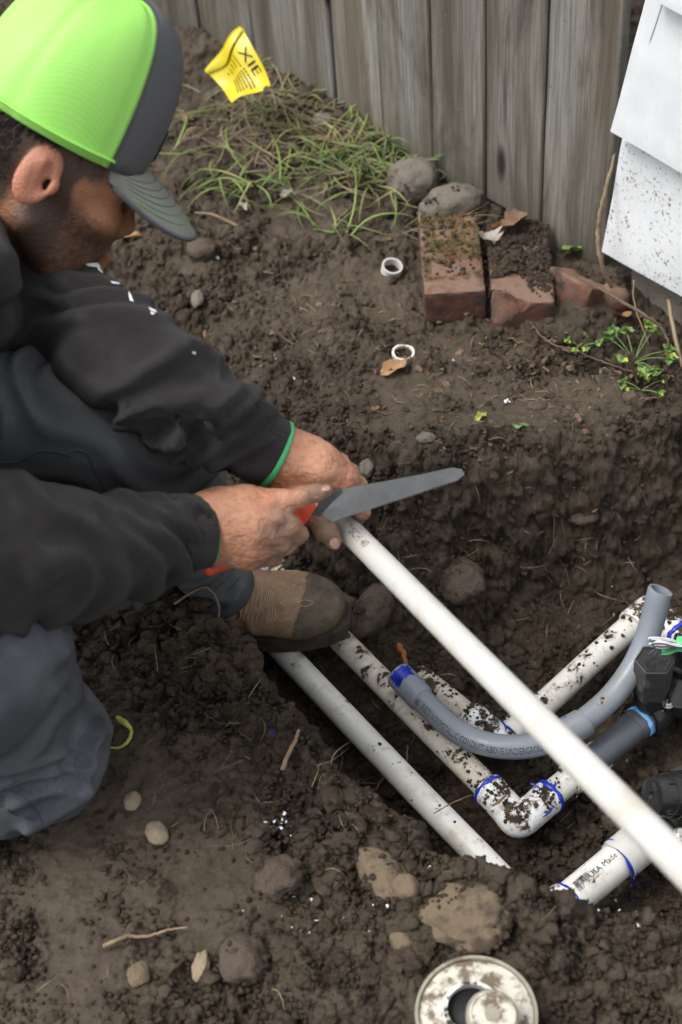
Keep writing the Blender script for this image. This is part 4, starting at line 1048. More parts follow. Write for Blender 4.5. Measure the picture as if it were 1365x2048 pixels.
# ---- left boot, standing on the pipes
TOE, HEEL = P(697, 1248, -.118), P(250, 1222, -.118)
BF = nrm(TOE - HEEL); BS = np.cross([0, 0, 1.0], BF); BA = np.stack([BF, BS, [0, 0, 1.0]]); BO = TOE - BF * .300
def bp(x, y, z): return BO + x * BF + y * BS + z * np.array([0, 0, 1.0])
F = Field(BO + np.array([-.08, -.16, -.03]), BO + np.array([.38, .18, .30]), .0028)
F.ell(bp(.243, .003, .030), (.056, .048, .031), BA); F.ell(bp(.205, .0, .032), (.075, .051, .033), BA, k=.02)
F.chain([bp(.20, 0, .036), bp(.15, 0, .050), bp(.10, 0, .080), bp(.075, 0, .12)], [.028, .034, .041, .046], .025)
F.ell(bp(.055, 0, .045), (.055, .037, .048), BA, k=.03); F.chain([bp(.055, 0, .05), bp(.14, 0, .035)], [.036, .036], .03)
F.chain([bp(.070, 0, .12), bp(.068, 0, .22)], [.050, .058], .02)
F.put(lambda X: (X - BO)[..., 2] - .010, BO + np.array([-.1, -.1, -.05]), BO + np.array([.36, .14, .010]), op='s', k=.003) if False else None
V, Q = F.mesh(); V = smoothmesh(V, Q, 1); zl = V[:, 2] - BO[2]; V[:, 2] = BO[2] + np.where(zl < .012, .012 - (.012 - zl) * .05, zl)
n = vnormals(V, Q); L = (V - BO) @ BA.T
V = V + n * (.0016 * fbm(V * 34, 3, 4) - .0014 * sstep(.10, .13, L[:, 0]) * sstep(.20, .16, L[:, 0]) * np.sin((L[:, 0] + .15 * L[:, 2] + .06 * L[:, 1]) * 300 + 3 * pn(V * 20, 5)))[:, None]
boot = add('boot', (V, Q), MAT['boot'], person); boot['label'] = 'tan leather work boot with a muddy toe'
vattr(boot, 'mud', np.clip(np.maximum(sstep(.215, .275, L[:, 0] - .35 * (L[:, 2] - .06)), sstep(.040, .010, L[:, 2])), 0, 1))
bb_ = BVHTree.FromPolygons([tuple(v) for v in V], [tuple(q) for q in Q])
out = []
for t in np.linspace(0, 2 * np.pi, 64, endpoint=False):
    c, s_ = math.cos(t), math.sin(t); x = .150 + .153 * np.sign(c) * abs(c) ** .85
    wd = .0465 * (1 - .22 * math.exp(-((x - .10) / .05) ** 2)) * (.86 + .20 * sstep(.08, .22, x)); out.append((x, np.sign(s_) * abs(s_) ** .72 * wd))
out = np.array(out); V = []; F = []
for z, sc in ((-.012, .97), (.0, 1.0), (.006, 1.0), (.0065, 1.03), (.014, 1.03), (.0155, .98)):
    for x, y in out: V.append(bp(.15 + (x - .15) * (1 + (sc - 1) * .5), y * sc, z + .004 * sstep(.24, .31, x)))
nn = len(out)
for j in range(5):
    for i in range(nn): a, b = j * nn + i, j * nn + (i + 1) % nn; F.append((a, b, b + nn, a + nn))
F.append(tuple(range(nn - 1, -1, -1))); F.append(tuple(range(5 * nn, 6 * nn)))
V = np.array(V) + (.0010 * fbm(np.array(V) * 50, 4, 3))[:, None] * np.array([.6, .6, .3]); add('sole', (V, F), MAT['sole'], boot, auto=50)
# cream stitching: a fan of loops on the instep
for k, (a, b) in enumerate([((492, 1172), (478, 1240)), ((500, 1170), (484, 1243)), ((508, 1170), (492, 1245)), ((516, 1171), (501, 1248)), ((524, 1172), (512, 1246))]):
    seamline([a, ((a[0] + b[0]) / 2 + 3, (a[1] + b[1]) / 2), b], 'stitching', .00055, 'thread', boot, bb_, 30, .0003)
for k in range(4):
    o_ = k * 4.5; seamline([(535 + o_, 1178 + o_ * .3), (530 + o_, 1200), (537 + o_, 1222), (532 + o_ * 1.2, 1246)], 'stitching', .00055, 'thread', boot, bb_, 30, .0003)
    seamline([(562 + o_ * .6, 1172 + k * 5), (578 - k * 2, 1180 + k * 4), (590 - k * 3, 1200), (574 - k * 3, 1214 - k * 3), (560, 1206)], 'stitching', .00055, 'thread', boot, bb_, 30, .0003)
seamline([(594, 1206), (610, 1200), (626, 1205), (612, 1213), (594, 1207)], 'stitching', .00055, 'thread', boot, bb_, 30, .0003)
seamline([(560, 1244), (580, 1236), (590, 1220), (604, 1212)], 'stitching', .00055, 'thread', boot, bb_, 30, .0003)
seamline([(455, 1196), (474, 1206), (481, 1225), (474, 1240), (430, 1252)], 'piping', .0022, 'root', boot, bb_, 40, .0002)
# nails
def nail(c, fwd, upn, w_, l_):
    A = frame_of(fwd, np.cross(upn, fwd)); V, F = ico(3); V = V * np.array([l_, w_, .0022]); V[:, 2] -= .10 * V[:, 1] ** 2 / w_
    add('fingernail', (np.asarray(c) + V @ A, F), MAT['nail'], person)
tp, tq = D(667, 1084, 1.486), D(652, 1060, 1.482); nail(D(670, 1087, 1.477), tp - tq, -_f + _r * .35 - _u * .1, .0056, .0066)
ip, iq = D(651, 981, 1.438), D(632, 986, 1.434); nail(D(652, 977, 1.4305), ip - iq, -_f * .55 + _u * .8, .0046, .0052)
for poly in ([(179, 517), (207, 515), (214, 525), (190, 522)], [(207, 515), (220, 527), (222, 533), (213, 526)], [(228, 555), (244, 558), (248, 562), (232, 560)], [(264, 575), (270, 582), (276, 598), (268, 594)], [(297, 616), (311, 622), (313, 627), (300, 622)], [(302, 624), (309, 628), (306, 631), (300, 628)], [(383, 702), (390, 704), (390, 709), (383, 707)]):
    for o_ in range(0, 60, 4):
        if decal([(a - o_, b + o_) for a, b in poly], 'sleeve_print', 'white_print', hood, nsub=4): break
# ---------------------------------------------------------------- saw and the pipe being cut
PA, PB = D(674, 1036, 1.54), D(1314, 1680, 1.06)
PDIR = nrm(PB - PA); PP0 = PA - PDIR * .045; PP1 = PA + PDIR * ((PB - PA) @ PDIR + .22)
pts = np.array([PP0 + (PP1 - PP0) * t for t in np.linspace(0, 1, 60)])
cutpipe = add('water_pipe', tube(pts, .0134, 40, wall=.0028), MAT['pvc_clean'], auto=60)
tag(cutpipe, 'long clean white plastic pipe held in his hands and being sawn through', 'pipe', 'white plastic pipes')
tv, tf = text2d('1" SCH 40', .0125); VF = wrap_on_path(tv - [tv[:, 0].mean(), 0], tf, np.array([PA, (PA + PB) / 2, PB]),   .01352, .066, -_f * .95 - _r * .02 + _u * .15)
add('pipe_print', VF, MAT['ink_faded'], cutpipe, smooth=False)
SA, SB = D(668, 1014, 1.462), D(918, 949, 1.44)
sdv = nrm(SB - SA); sw = nrm(_u - sdv * (_u @ sdv)); sw = nrm(sw + 0.35 * np.cross(sdv, sw)); sn = nrm(np.cross(sdv, sw))
if sn @ _f > 0: sn = -sn
def spx(px, py):
    """a picture point on the plane of the blade"""
    return on_plane(px, py, SA, sn)
top = [spx(622, 995), spx(684, 977), spx(760, 964), spx(840, 949), spx(904, 935), spx(924, 938), spx(930, 949)]
bot0, bot1 = spx(664, 1043), spx(918, 959)
nT = 50; teeth = []
for i in range(nT * 2 + 1):
    t = i / (nT * 2); p = bot1 * (1 - t) + bot0 * t; p = p + nrm(np.cross(sn, sdv)) * 0 + (-sw) * (.0013 if i % 2 else -.0008); teeth.append(p)
outl = top + teeth + [spx(640, 1030)]
n = len(outl); Vb = np.array(outl); V = np.vstack([Vb + sn * .0006, Vb - sn * .0006]); Fb = [tuple(range(n)), tuple(range(2 * n - 1, n - 1, -1))] + [(i, n + i, n + (i + 1) % n, (i + 1) % n) for i in range(n)]
saw = empty('hand_saw', SA, 'folding hand saw with orange grip resting on the cut pipe', 'saw')
add('blade', (V, Fb), MAT['blade'], saw, smooth=False)
hpts = [spx(681, 977), spx(686, 984), spx(664, 1004), spx(641, 1031), spx(620, 1027), spx(600, 1006), spx(640, 985)]
def plate(pts, th, off=0.0, bev=.0015):
    c = np.mean(pts, 0); P_ = np.array(pts); n = len(P_); L = []
    for o_, s_ in ((th / 2, 1 - bev / .02), (th / 2 - bev, 1), (-th / 2 + bev, 1), (-th / 2, 1 - bev / .02)): L.append(c + (P_ - c) * s_ + sn * (o_ + off))
    V = np.vstack(L); F = [tuple(range(n)), tuple(range(4 * n - 1, 3 * n - 1, -1))]
    for k in range(3): F += [(k * n + i, (k + 1) * n + i, (k + 1) * n + (i + 1) % n, k * n + (i + 1) % n) for i in range(n)]
    return V, F
add('blade_holder', plate(hpts, .009), MAT['black_rough'], saw, smooth=False)
gp = [spx(640, 992), spx(640, 1006), spx(612, 1046), spx(603, 1048), spx(570, 1040), spx(540, 1020), spx(560, 1005)]
add('grip', plate(gp, .017, -.002, .003), MAT['orange'], saw, smooth=False)
hb = D(600, 1028, 1.468); he = D(424, 1128, 1.478)
V, F = tube(spline([hb, D(545, 1062, 1.476), D(480, 1105, 1.480), he, D(402, 1136, 1.475)], 24), np.r_[np.linspace(.013, .0125, 20), [.0120, .011, .0085, .004]], 20, sq=.8)
add('grip', (V, F), MAT['orange'], saw)
ed = [D(577, 1019, 1.424), D(606, 1004, 1.428), D(637, 998, 1.440)]
add('pivot_bolt', lathe(spx(628, 1006) + sn * .0045, sn, [(0, .0045), (.0012, .0045), (.0018, .0035)], 20), MAT['steel'], saw)

# ---------------------------------------------------------------- pipes in the trench
def pz(L, z): return [P(a, b, z) if len(q) == 2 else P(a, b, q[2]) for q in L for a, b in [q[:2]]]
def pipe(name, L, r, mat, parent=None, n=40, seg=32, wall=.0032, z=-.15):
    pts = spline(pz(L, z), n); return add(name, tube(pts, r, seg, wall=wall), MAT[mat], parent, auto=60), pts
def band(pts, s, r, w, mat, parent, name='primer_ring', rag=.0013, seed=0):
    """ragged band of primer or tape round a pipe at fraction s"""
    pts = spline(pts, 200); L = np.concatenate([[0], np.cumsum(np.linalg.norm(np.diff(pts, axis=0), axis=1))]); T = np.gradient(pts, axis=0); T = T / np.linalg.norm(T, axis=1)[:, None]
    c = np.array([np.interp(s * L[-1], L, pts[:, i]) for i in range(3)]); t = nrm([np.interp(s * L[-1], L, T[:, i]) for i in range(3)])
    x = nrm(np.cross(t, [0, 0, 1.0])); y = np.cross(t, x); V = []; F = []; m = 48
    for k in range(m):
        a = 2 * np.pi * k / m; d = x * math.cos(a) + y * math.sin(a); q = np.array([[math.cos(a) * 2 + seed, math.sin(a) * 2, .3], [math.cos(a) * 2 + seed, math.sin(a) * 2, 5.3]]); e = rag * 2 * pn(q, 3)
        for (o_, rr) in ((-w / 2 + e[0], r - .0004), (-w / 2 + e[0] + .0004, r + .0006), (w / 2 + e[1] - .0004, r + .0006), (w / 2 + e[1], r - .0004)): V.append(c + t * o_ + d * rr)
    for k in range(m):
        j = (k + 1) % m
        for i in range(3): F.append((k * 4 + i, k * 4 + i + 1, j * 4 + i + 1, j * 4 + i))
    return add(name, (V, F), MAT[mat], parent)
ZP = -.150
# A: lower clean pipe beside the near bank
pa, ptsA = pipe('water_pipe', [(1130, 1890, -.150), (1040, 1796, -.150), (985, 1738, -.150), (800, 1548, ZP), (585, 1322, ZP), (432, 1160, ZP), (250, 968, ZP)], .0166, 'pvc')
tag(pa, 'white pipe lying along the near trench bank, running under the boot heel side', 'pipe', 'white plastic pipes')
pa['label'] = 'nearly clean white pipe along the near bank of the trench, passing under the boot'
# B run: muddy pipe, elbow, branch up to the valve
run = empty('pipe_run', P(1035, 1640, -.17), 'mud-caked white pipe with an elbow and dark grey nipple leading to the valve', 'pipe')
_, ptsB = pipe('pipe', [(1003, 1602), (985, 1585), (850, 1450), (690, 1288), (560, 1152), (405, 990), (250, 830)], .0166, 'pvc_mud', run, z=-.152)
V, F = tube(spline(pz([(975, 1575), (1012, 1615), (1030, 1638), (1042, 1640), (1062, 1625), (1100, 1592)], -.152), 30), [.0206, .0212] + [.0205] * 26 + [.0212, .0206], 36, wall=.003)
add('elbow', (V, F), MAT['pvc_fit'], run, auto=60)
_, ptsC = pipe('pipe', [(1090, 1600), (1135, 1563), (1205, 1507), (1236, 1482)], .0166, 'pvc_mid', run, z=-.150)
V, F = tube(pz([(1137, 1562), (1142, 1558), (1200, 1511), (1204, 1508)], -.150), [.0185, .0203, .0203, .0196], 36, wall=.003); add('coupling', (V, F), MAT['pvc_mid'], run, auto=60)
_, ptsD = pipe('nipple', [(1186, 1522), (1225, 1490), (1282, 1443), (1292, 1435)], .0186, 'nipple', run, z=-.146)
V, F = tube(pz([(1266, 1457), (1272, 1452), (1290, 1437)], -.146), [.0192, .0194, .0190], 36); add('pipe_thread', (V, F), MAT['nipple'], run, auto=60)
for k, s_ in enumerate((.035, .985)): band(ptsC if 0 else pz([(975, 1575), (1012, 1615), (1040, 1641), (1062, 1625), (1102, 1590)], -.152), s_, .0212, .0055 if k else .005, 'primer', run, seed=k * 4)
for k, (a, b) in enumerate([((1103, 1617), (1086, 1634)), ((1062, 1567), (1082, 1580)), ((1104, 1575), (1110, 1562))]):
    q = [P(a[0], a[1], -.132), P((a[0] + b[0]) / 2 + 4, (a[1] + b[1]) / 2, -.131), P(b[0], b[1], -.132)]
    add('primer_drip', tube(spline(q, 10), np.linspace(.0019, .0006, 10), 8), MAT['primer'], run)
for s_ in (.20, .215, .23): band(ptsD, 1 - s_, .0189, .0016, 'nipple', run, 'thread_ridge', .0003)
band(pz([(1225, 1490), (1292, 1435)], -.146), .84, .0206, .0075, 'ptfe', run, 'thread_tape', .0012)
# coupling up under the hands
V, F = tube(pz([(500, 1090), (505, 1096), (548, 1140), (552, 1145)], -.150), [.0200, .0208, .0208, .0200], 32, wall=.003); add('coupling', (V, F), MAT['pvc_fit'], run, auto=60)
q = [P(514, 1128, -.131), P(513, 1136, -.130), P(512, 1146, -.132)]; add('primer_drip', tube(q, [.0010, .0022, .0012], 8), MAT['primer'], run)
# E: rear pipe with corner elbow
rear = empty('pipe_run', P(1200, 1330, -.17), 'white pipe along the far trench wall with a corner elbow behind the conduit', 'pipe')
_, ptsE = pipe('pipe', [(1290, 1228), (1262, 1252), (1180, 1325), (1090, 1408), (1020, 1470)], .0170, 'pvc_mid', rear, z=-.158)
V, F = tube(spline(pz([(1262, 1250), (1286, 1229), (1302, 1220), (1316, 1232), (1348, 1262)], -.155), 24), [.0195, .0206] + [.0202] * 20 + [.0206, .0195], 36, wall=.003); add('elbow', (V, F), MAT['pvc_fit'], rear, auto=60)
_, ptsE2 = pipe('pipe', [(1340, 1255), (1400, 1308), (1520, 1415)], .0170, 'pvc_mid', rear, z=-.152)
band(ptsE, .085, .0182, .005, 'primer', rear, seed=2); band(ptsE2, .085, .0184, .006, 'primer', rear, seed=5)
V, F = tube(spline(pz([(1062, 1432), (1030, 1462), (1004, 1478), (985, 1470), (940, 1432)], -.166), 24), [.0200, .0210] + [.0205] * 20 + [.0210, .0200], 36, wall=.003); add('elbow', (V, F), MAT['pvc_fit'], rear, auto=60)
_, pf = pipe('pipe', [(960, 1452, -.176), (900, 1402, -.192), (860, 1370, -.208), (800, 1320, -.235)], .0166, 'pvc_mud', rear)
for a, b in (((1004, 1442), (1012, 1462)), ((1012, 1452), (1030, 1468))):
    add('primer_drip', tube(spline([P(*a, -.145), P((a[0] + b[0]) / 2 + 3, (a[1] + b[1]) / 2, -.142), P(*b, -.145)], 8), np.linspace(.0016, .0006, 8), 8), MAT['primer'], rear)
# lower right stub
stub = empty('pipe_stub', P(1230, 1715, -.16), 'white pipe stub with a thick blue ring below the round black cap', 'pipe')
_, ptsH = pipe('pipe', [(1040, 1885, -.146), (1128, 1812, -.142), (1150, 1793, -.141), (1262, 1700, -.138), (1282, 1684, -.138)], .0212, 'pvc', stub)
V, F = tube(pz([(1236, 1723), (1240, 1719), (1340, 1634), (1420, 1566)], -.137), [.0240, .0252, .0252, .0250], 40, wall=.0035); add('coupling', (V, F), MAT['pvc_clean'], stub, auto=60)
band(pz([(1228, 1729), (1253, 1708)], -.138), .36, .0238, .006, 'primer', stub, seed=7); band(pz([(1228, 1729), (1253, 1708)], -.138), .60, .0252, .004, 'primer', stub, seed=9, rag=.002)
V, F = tube(pz([(1070, 1860), (1074, 1857), (1132, 1808), (1137, 1804)], -.142), [.0240, .0250, .0250, .0240], 40, wall=.0035); add('coupling', (V, F), MAT['pvc_fit'], stub, auto=60)
band(pz([(1104, 1830), (1150, 1793)], -.142), .80, .0222, .003, 'primer', stub, seed=11)
HP = np.array(pz([(1150, 1793), (1262, 1700)], -.139)); HL = np.linalg.norm(HP[1] - HP[0]); fa = -_f * .62 + nrm(_u - _r) * .42
tv, tf = text2d('USA Made', .0100); tv[:, 0] -= tv[:, 0].min(); VF = wrap_on_path(tv, tf, HP, .0215, HL * .24, fa); add('pipe_print', VF, MAT['ink'], stub, smooth=False)
tv, tf = text2d('16287  7', .0075); tv[:, 0] -= tv[:, 0].min(); VF = wrap_on_path(tv - [0, .001], tf, HP, .0215, HL * -.08, fa - nrm(_u - _r) * .10); add('pipe_print', VF, MAT['ink_faded'], stub, smooth=False)
bars = []; x = 0; r_ = np.random.default_rng(2)
while x < .030:
    w_ = r_.choice([.0005, .0009, .0014]); xs = np.array([[x, -.004], [x + w_, -.004], [x + w_, 0], [x + w_, .004], [x, .004], [x, 0]]); bars.append((xs, [(0, 1, 2, 5), (5, 2, 3, 4)])); x += w_ + r_.choice([.0005, .0009])
bv_, bf_ = [], []
for a, b in bars:
    k = len(bv_); bv_ += list(a); bf_ += [tuple(i + k for i in f) for f in b]
VF = wrap_on_path(np.array(bv_), bf_, HP, .0215, HL * -.10, fa + nrm(_u - _r) * .12); add('pipe_print', VF, MAT['ink'], stub, smooth=False)
# grey conduit
cond = empty('conduit', P(1000, 1490, -.13), 'curved grey plastic conduit with printed side sweeping up to an open end', 'conduit')
CL = [(822, 1376, -.118), (860, 1415, -.118), (905, 1455, -.117), (960, 1484, -.115), (1020, 1494, -.112), (1080, 1487, -.108), (1135, 1462, -.102)]
CP1 = pz(CL, 0); cda = spline(CP1, 60); add('pipe', tube(cda, .0150, 36, wall=.0025), MAT['conduit'], cond, auto=60)
CL2 = [(1135, 1462, -.102), (1175, 1437, -.096), (1225, 1392, -.085), (1265, 1338, -.068), (1292, 1282, -.045), (1308, 1232, -.018), (1318, 1190, .008), (1322, 1180, .014)]
cdb = spline(pz(CL2, 0), 60); add('pipe', tube(cdb, .0150, 36, wall=.0025), MAT['conduit'], cond, auto=60)
bell = spline(pz([(798, 1350, -.118), (806, 1358, -.118), (836, 1390, -.118), (846, 1400, -.118)], 0), 10); add('bell', tube(bell, [.0180] * 8 + [.0172, .0156], 36, wall=.0028), MAT['conduit'], cond, auto=60)
bell2 = spline(pz([(1118, 1470, -.104), (1126, 1467, -.103), (1160, 1449, -.098), (1168, 1443, -.097)], 0), 10); add('bell', tube(bell2, [.0156, .0176] + [.0180] * 7 + [.0176], 36, wall=.0028), MAT['conduit'], cond, auto=60)
def smear(c, t, upv, r, w, ha, seed, parent, name='primer_smear'):
    """patch of primer painted on a pipe: centre line point c, direction t, facing upv"""
    t = nrm(t); A = nrm(upv - t * (upv @ t)); B = np.cross(A, t); V = []; F = []; n1, n2 = 10, 14
    for i in range(n1 + 1):
        for j in range(n2 + 1):
            x = (i / n1 - .5) * w; a = (j / n2 - .5) * ha; e = 1 + .45 * pn(np.array([[i * .6 + seed, j * .45, .2]]), 7)[0]
            V.append(np.asarray(c) + t * x * e + r * (math.cos(a * e) * A + math.sin(a * e) * B))
    for i in range(n1):
        for j in range(n2): k = i * (n2 + 1) + j; F.append((k, k + 1, k + n2 + 2, k + n2 + 1))
    return add(name, (V, F), MAT['primer'], parent)
smear(P(810, 1362, -.118), P(830, 1384, -.118) - P(810, 1362, -.118), -_f + _u * .3, .0184, .018, 1.7, 1, cond)
smear(P(1132, 1463, -.103), P(1160, 1449, -.098) - P(1132, 1463, -.103), -_f + _u * .6, .0183, .014, 1.5, 4, cond)
tv, tf = text2d('651 RIGID NONMETALLIC CONDUIT ABOVE/UNDERGROUND SUNLIGHT RES', .0125); tv[:, 0] -= tv[:, 0].min(); tv[:, 0] *= .225 / tv[:, 0].max()
VF = wrap_on_path(tv, tf, cda, .0153, .026, -_f * .95 - _u * .25 - _r * .1); add('pipe_print', VF, MAT['ink'], cond, smooth=False)

# ---------------------------------------------------------------- valve with hexagonal solenoid
def V3(px, py, z): return P(px, py, z)
UPV = np.array([0, 0, 1.0])
vA = nrm(P(1300, 1430, -.14) - P(1225, 1490, -.14)); vB = np.cross(UPV, vA); VAX = np.stack([vA, vB, UPV])
valve = empty('irrigation_valve', P(1335, 1440, -.17), 'black irrigation valve with hexagonal solenoid and grey wires at the right edge', 'valve')
vi = P(1292, 1436, -.146); vc = vi + vA * .062
def vv(name, VF, mat='black_plastic', **k): return add(name, VF, MAT[mat], valve, **k)
vv('inlet', lathe(vi - vA * .002, vA, [(0, .0215), (0, .0262), (.003, .0272), (.024, .0272), (.027, .0250), (.045, .0240)], 40), auto=40)
vv('body', lathe(vc - UPV * .030, UPV, [(0, .026), (.008, .034), (.030, .038), (.036, .046), (.046, .047), (.047, .047)], 40), auto=40)
vv('outlet', lathe(vc + vA * .03, vA, [(0, .024), (.03, .024), (.032, .0272), (.05, .0272), (.05, .02)], 32), auto=40)
vv('bonnet', lathe(vc + UPV * .0175, UPV, [(0, .048), (.010, .048), (.012, .045), (.020, .037), (.026, .024), (.030, .020)], 40), auto=40)
for k in range(6):
    a = R(20 + 60 * k); d = vA * math.cos(a) + vB * math.sin(a); p = vc + d * .046
    vv('screw_boss', lathe(p - UPV * .020, UPV, [(0, .006), (.040, .0078), (.046, .0078), (.047, .007)], 20), auto=40)
    vv('screw', lathe(p + UPV * .0272, UPV, [(0, .0078), (.0012, .0078), (.0014, .0052), (.0045, .0052), (.0055, .0040), (.0035, .002)], 18), 'steel', auto=40)
    vv('rib', box(vc + d * .028 + UPV * .034, np.stack([d, np.cross(UPV, d), UPV]), (.034, .003, .020), .0008), smooth=False)
st = vc + UPV * .045
vv('flow_stem', lathe(st, UPV, [(0, .019), (.012, .018), (.013, .021), (.017, .021), (.018, .015), (.034, .014), (.035, .0165), (.044, .0165), (.045, .012)], 32), auto=40)
kn = []
for t in np.linspace(0, 2 * np.pi, 48, endpoint=False): kn.append(.0155 + .0035 * math.cos(4 * t))
V = []; 
for z in (0, .007, .008):
    for i, rr in enumerate(kn): a = 2 * np.pi * i / 48; V.append(st + UPV * (.045 + z) + (rr if z < .008 else rr * .93) * (vA * math.cos(a) + vB * math.sin(a)))
F = [(j * 48 + i, j * 48 + (i + 1) % 48, (j + 1) * 48 + (i + 1) % 48, (j + 1) * 48 + i) for j in range(2) for i in range(48)] + [tuple(range(96, 144))]
vv('flow_knob', (V, F), auto=40)
vv('knob_slot', lathe(st + UPV * .0531, UPV, [(0, .0075), (.0012, .0072), (.0012, .0055), (-.0002, .005)], 24), 'black_rough', auto=40)
vv('knob_slot', box(st + UPV * .0537, VAX, (.011, .0022, .0012), .0003), 'black_rough', smooth=False)
hx = P(1310, 1318, -.035); hxb = hx - UPV * .062                       # solenoid
hd = P(1340, 1330, -.035) - P(1310, 1330, -.035); hd = nrm(hd)
vv('solenoid_base', lathe(hxb - UPV * .030, UPV, [(0, .015), (.012, .0155), (.013, .0195), (.030, .0205), (.034, .0205)], 36), auto=40)
sol = vv('solenoid', lathe(hxb, UPV, [(0, .0215), (.002, .0232), (.056, .0240), (.060, .0240), (.0605, .0222), (.0585, .0215), (.0585, .0185)], 6, xdir=hd), 'black_rough', smooth=False)
add('potting', lathe(hx - UPV * .0038, UPV, [(0, .0214), (.0018, .0210), (.0020, .017), (.0012, .006), (.0015, .002)], 6, xdir=hd), MAT['black_plastic'], sol, smooth=False)
vv('solenoid_arm', box((hxb + vc + UPV * .01) / 2 - UPV * .015, frame_of(vc - hxb + UPV * (hxb - vc)[2], UPV), (.05, .026, .034), .004), auto=40)
tv, tf = text2d('T', .012); V = np.array([vi + vA * (.010 + q[1] * .0) + (vA * q[1] + vB * -q[0]) + UPV * .0 for q in tv]); th = tv[:, 0] / .0275
up2 = nrm(UPV - vA * (UPV @ vA) - vB * .55); sd2 = np.cross(vA, up2); V = vi + vA * .012 + vA * tv[:, 1][:, None] + .0276 * (np.cos(th)[:, None] * up2 + np.sin(th)[:, None] * sd2); vv('flow_mark', (V, tf), 'wire_white', smooth=False)
# wires
wires = empty('wire_bundle', P(1345, 1300, -.03), 'grey and white wires folded and bound with bright green tape above the valve', 'wires')
w0 = [(P(1301, 1310, -.032), (1301, 1308, -.025), (1310, 1300, -.010), (1325, 1296, -.004), (1360, 1292, -.004), (1400, 1288, 0)), (P(1311, 1316, -.032), (1311, 1312, -.022), (1316, 1300, -.006), (1326, 1290, 0), (1362, 1290, -.003), (1400, 1286, 0))]
for k, wp in enumerate(w0):
    pts = spline([wp[0]] + [P(*q) for q in wp[1:]], 40)
    add('wire', tube(pts, .0017, 10), MAT['wire_grey'], wires); add('wire_stripe', tube(pts + (-_f * .0010 + _u * .0008), .0010, 8), MAT['wire_white'], wires)
for k, (x0, y0) in enumerate([(1299, 1276), (1303, 1280), (1300, 1287), (1308, 1291), (1312, 1283), (1306, 1286)]):
    z0 = -.002 + .002 * k; pts = spline([P(1392, 1282 + k * 2, z0), P(1360, 1284 + k * 2, z0), P(1330, y0 + 1, z0 + .003), P(x0 + 4, y0, z0 + .002), P(x0, y0 + 2, z0), P(x0 + 5, y0 + 5, z0 - .003), P(1330, y0 + 6, z0 - .002), P(1365, 1290 + k, z0 - .002), P(1392, 1292 + k, z0)], 50)
    add('wire', tube(pts, .0015, 8), MAT['wire_grey' if k % 2 else 'wire_white'], wires)
    if k % 2: add('wire_stripe', tube(pts + (-_f * .0009 + _u * .0007), .0008, 6), MAT['wire_white'], wires)
tp = np.array([P(1352, 1286, 0), P(1356, 1287, 0), P(1400, 1288, 0), P(1440, 1290, 0)]); V, F = tube(tp, [.0085, .0095, .0098, .0095], 20, sq=.8, wall=.001); add('tape_wrap', (V, F), MAT['green_tape'], wires)
tl = spline([P(1400, 1300, -.004), P(1372, 1298, -.004), P(1352, 1298, -.006), P(1338, 1303, -.010), P(1324, 1304, -.014)], 20); V, F = tube(tl, .0045, 10, sq=.15); add('tape_tail', (V, F), MAT['green_tape'], wires)
# second valve: only its round cap shows
cvalve = empty('irrigation_valve', P(1370, 1640, -.17), 'second black valve lying at the right edge, only its round cap in view', 'valve')
k0 = P(1303, 1592, -.075); kd = nrm(P(1390, 1590, -.098) - k0)
add('end_cap', lathe(k0, kd, [(.004, .0), (.0045, .0032), (.0005, .0055), (0, .010), (0, .018), (.0015, .0212), (.006, .0232), (.020, .0240), (.0205, .0255), (.030, .0262), (.0305, .0275), (.034, .0280), (.036, .0265), (.040, .0285), (.070, .0290)], 48), MAT['black_plastic'], cvalve, auto=35)
tv, tf = text2d('REMOVE TO FLUSH', .0042, 'CENTER'); 
A_ = frame_of(kd, _u); th = tv[:, 0] / .0135; rr = .0135 + tv[:, 1]; V = k0 - kd * .0002 + rr[:, None] * (np.sin(-th)[:, None] * A_[2] + np.cos(th)[:, None] * A_[1])
for k in range(8):
    a = 2 * np.pi * k / 8; d = A_[1] * math.cos(a) + A_[2] * math.sin(a); add('grip_rib', box(k0 + kd * .022 + d * .0245, np.stack([kd, np.cross(d, kd), d]), (.022, .0022, .003), .0006), MAT['black_plastic'], cvalve, smooth=False)
add('body', lathe(k0 + kd * .06 - UPV * .055, UPV, [(0, .03), (.01, .040), (.05, .042), (.07, .034)], 36), MAT['black_plastic'], cvalve, auto=40)
add('inlet', lathe(P(1312, 1658, -.137), nrm(P(1420, 1566, -.137) - P(1340, 1634, -.137)), [(0, .0262), (0, .0305), (.004, .0312), (.03, .0312), (.05, .030)], 40), MAT['black_plastic'], cvalve, auto=40)
q = P(1361, 1668, -.095); add('screw', lathe(q, UPV, [(0, .0078), (.0012, .0078), (.0014, .0052), (.0045, .0052), (.0055, .004)], 18), MAT['steel'], cvalve, auto=40)

# ---------------------------------------------------------------- capped drain fitting in the near soil
dc = P(953, 2031, .030); dr = empty('drain_fitting', dc - [0, 0, .03], 'muddy white round drain fitting with an off-centre plug at the bottom edge', 'drain fitting')
add('rim', lathe(dc - UPV * .03, UPV, [(0, .056), (.034, .058), (.037, .0575), (.037, .0545), (.032, .054)], 64), MAT['cap_rim'], dr, auto=40)
V, F = lathe(dc + UPV * .0, UPV, [(-.006, .0545), (.0035, .0535), (.006, .046), (.0075, .038), (.0065, .032), (.008, .0285)], 64); V = V + UPV * (.0015 * fbm(V * 60, 3, 4))[:, None]; add('face_plate', (V, F), MAT['cap_white'], dr, auto=60)
col_c = P(945, 2026, .040); add('collar', tube([col_c - UPV * .004, col_c + UPV * .010, col_c + UPV * .011], [.0275, .0272, .0265], 48, wall=.0035), MAT['pvc_fit'], dr, auto=40)
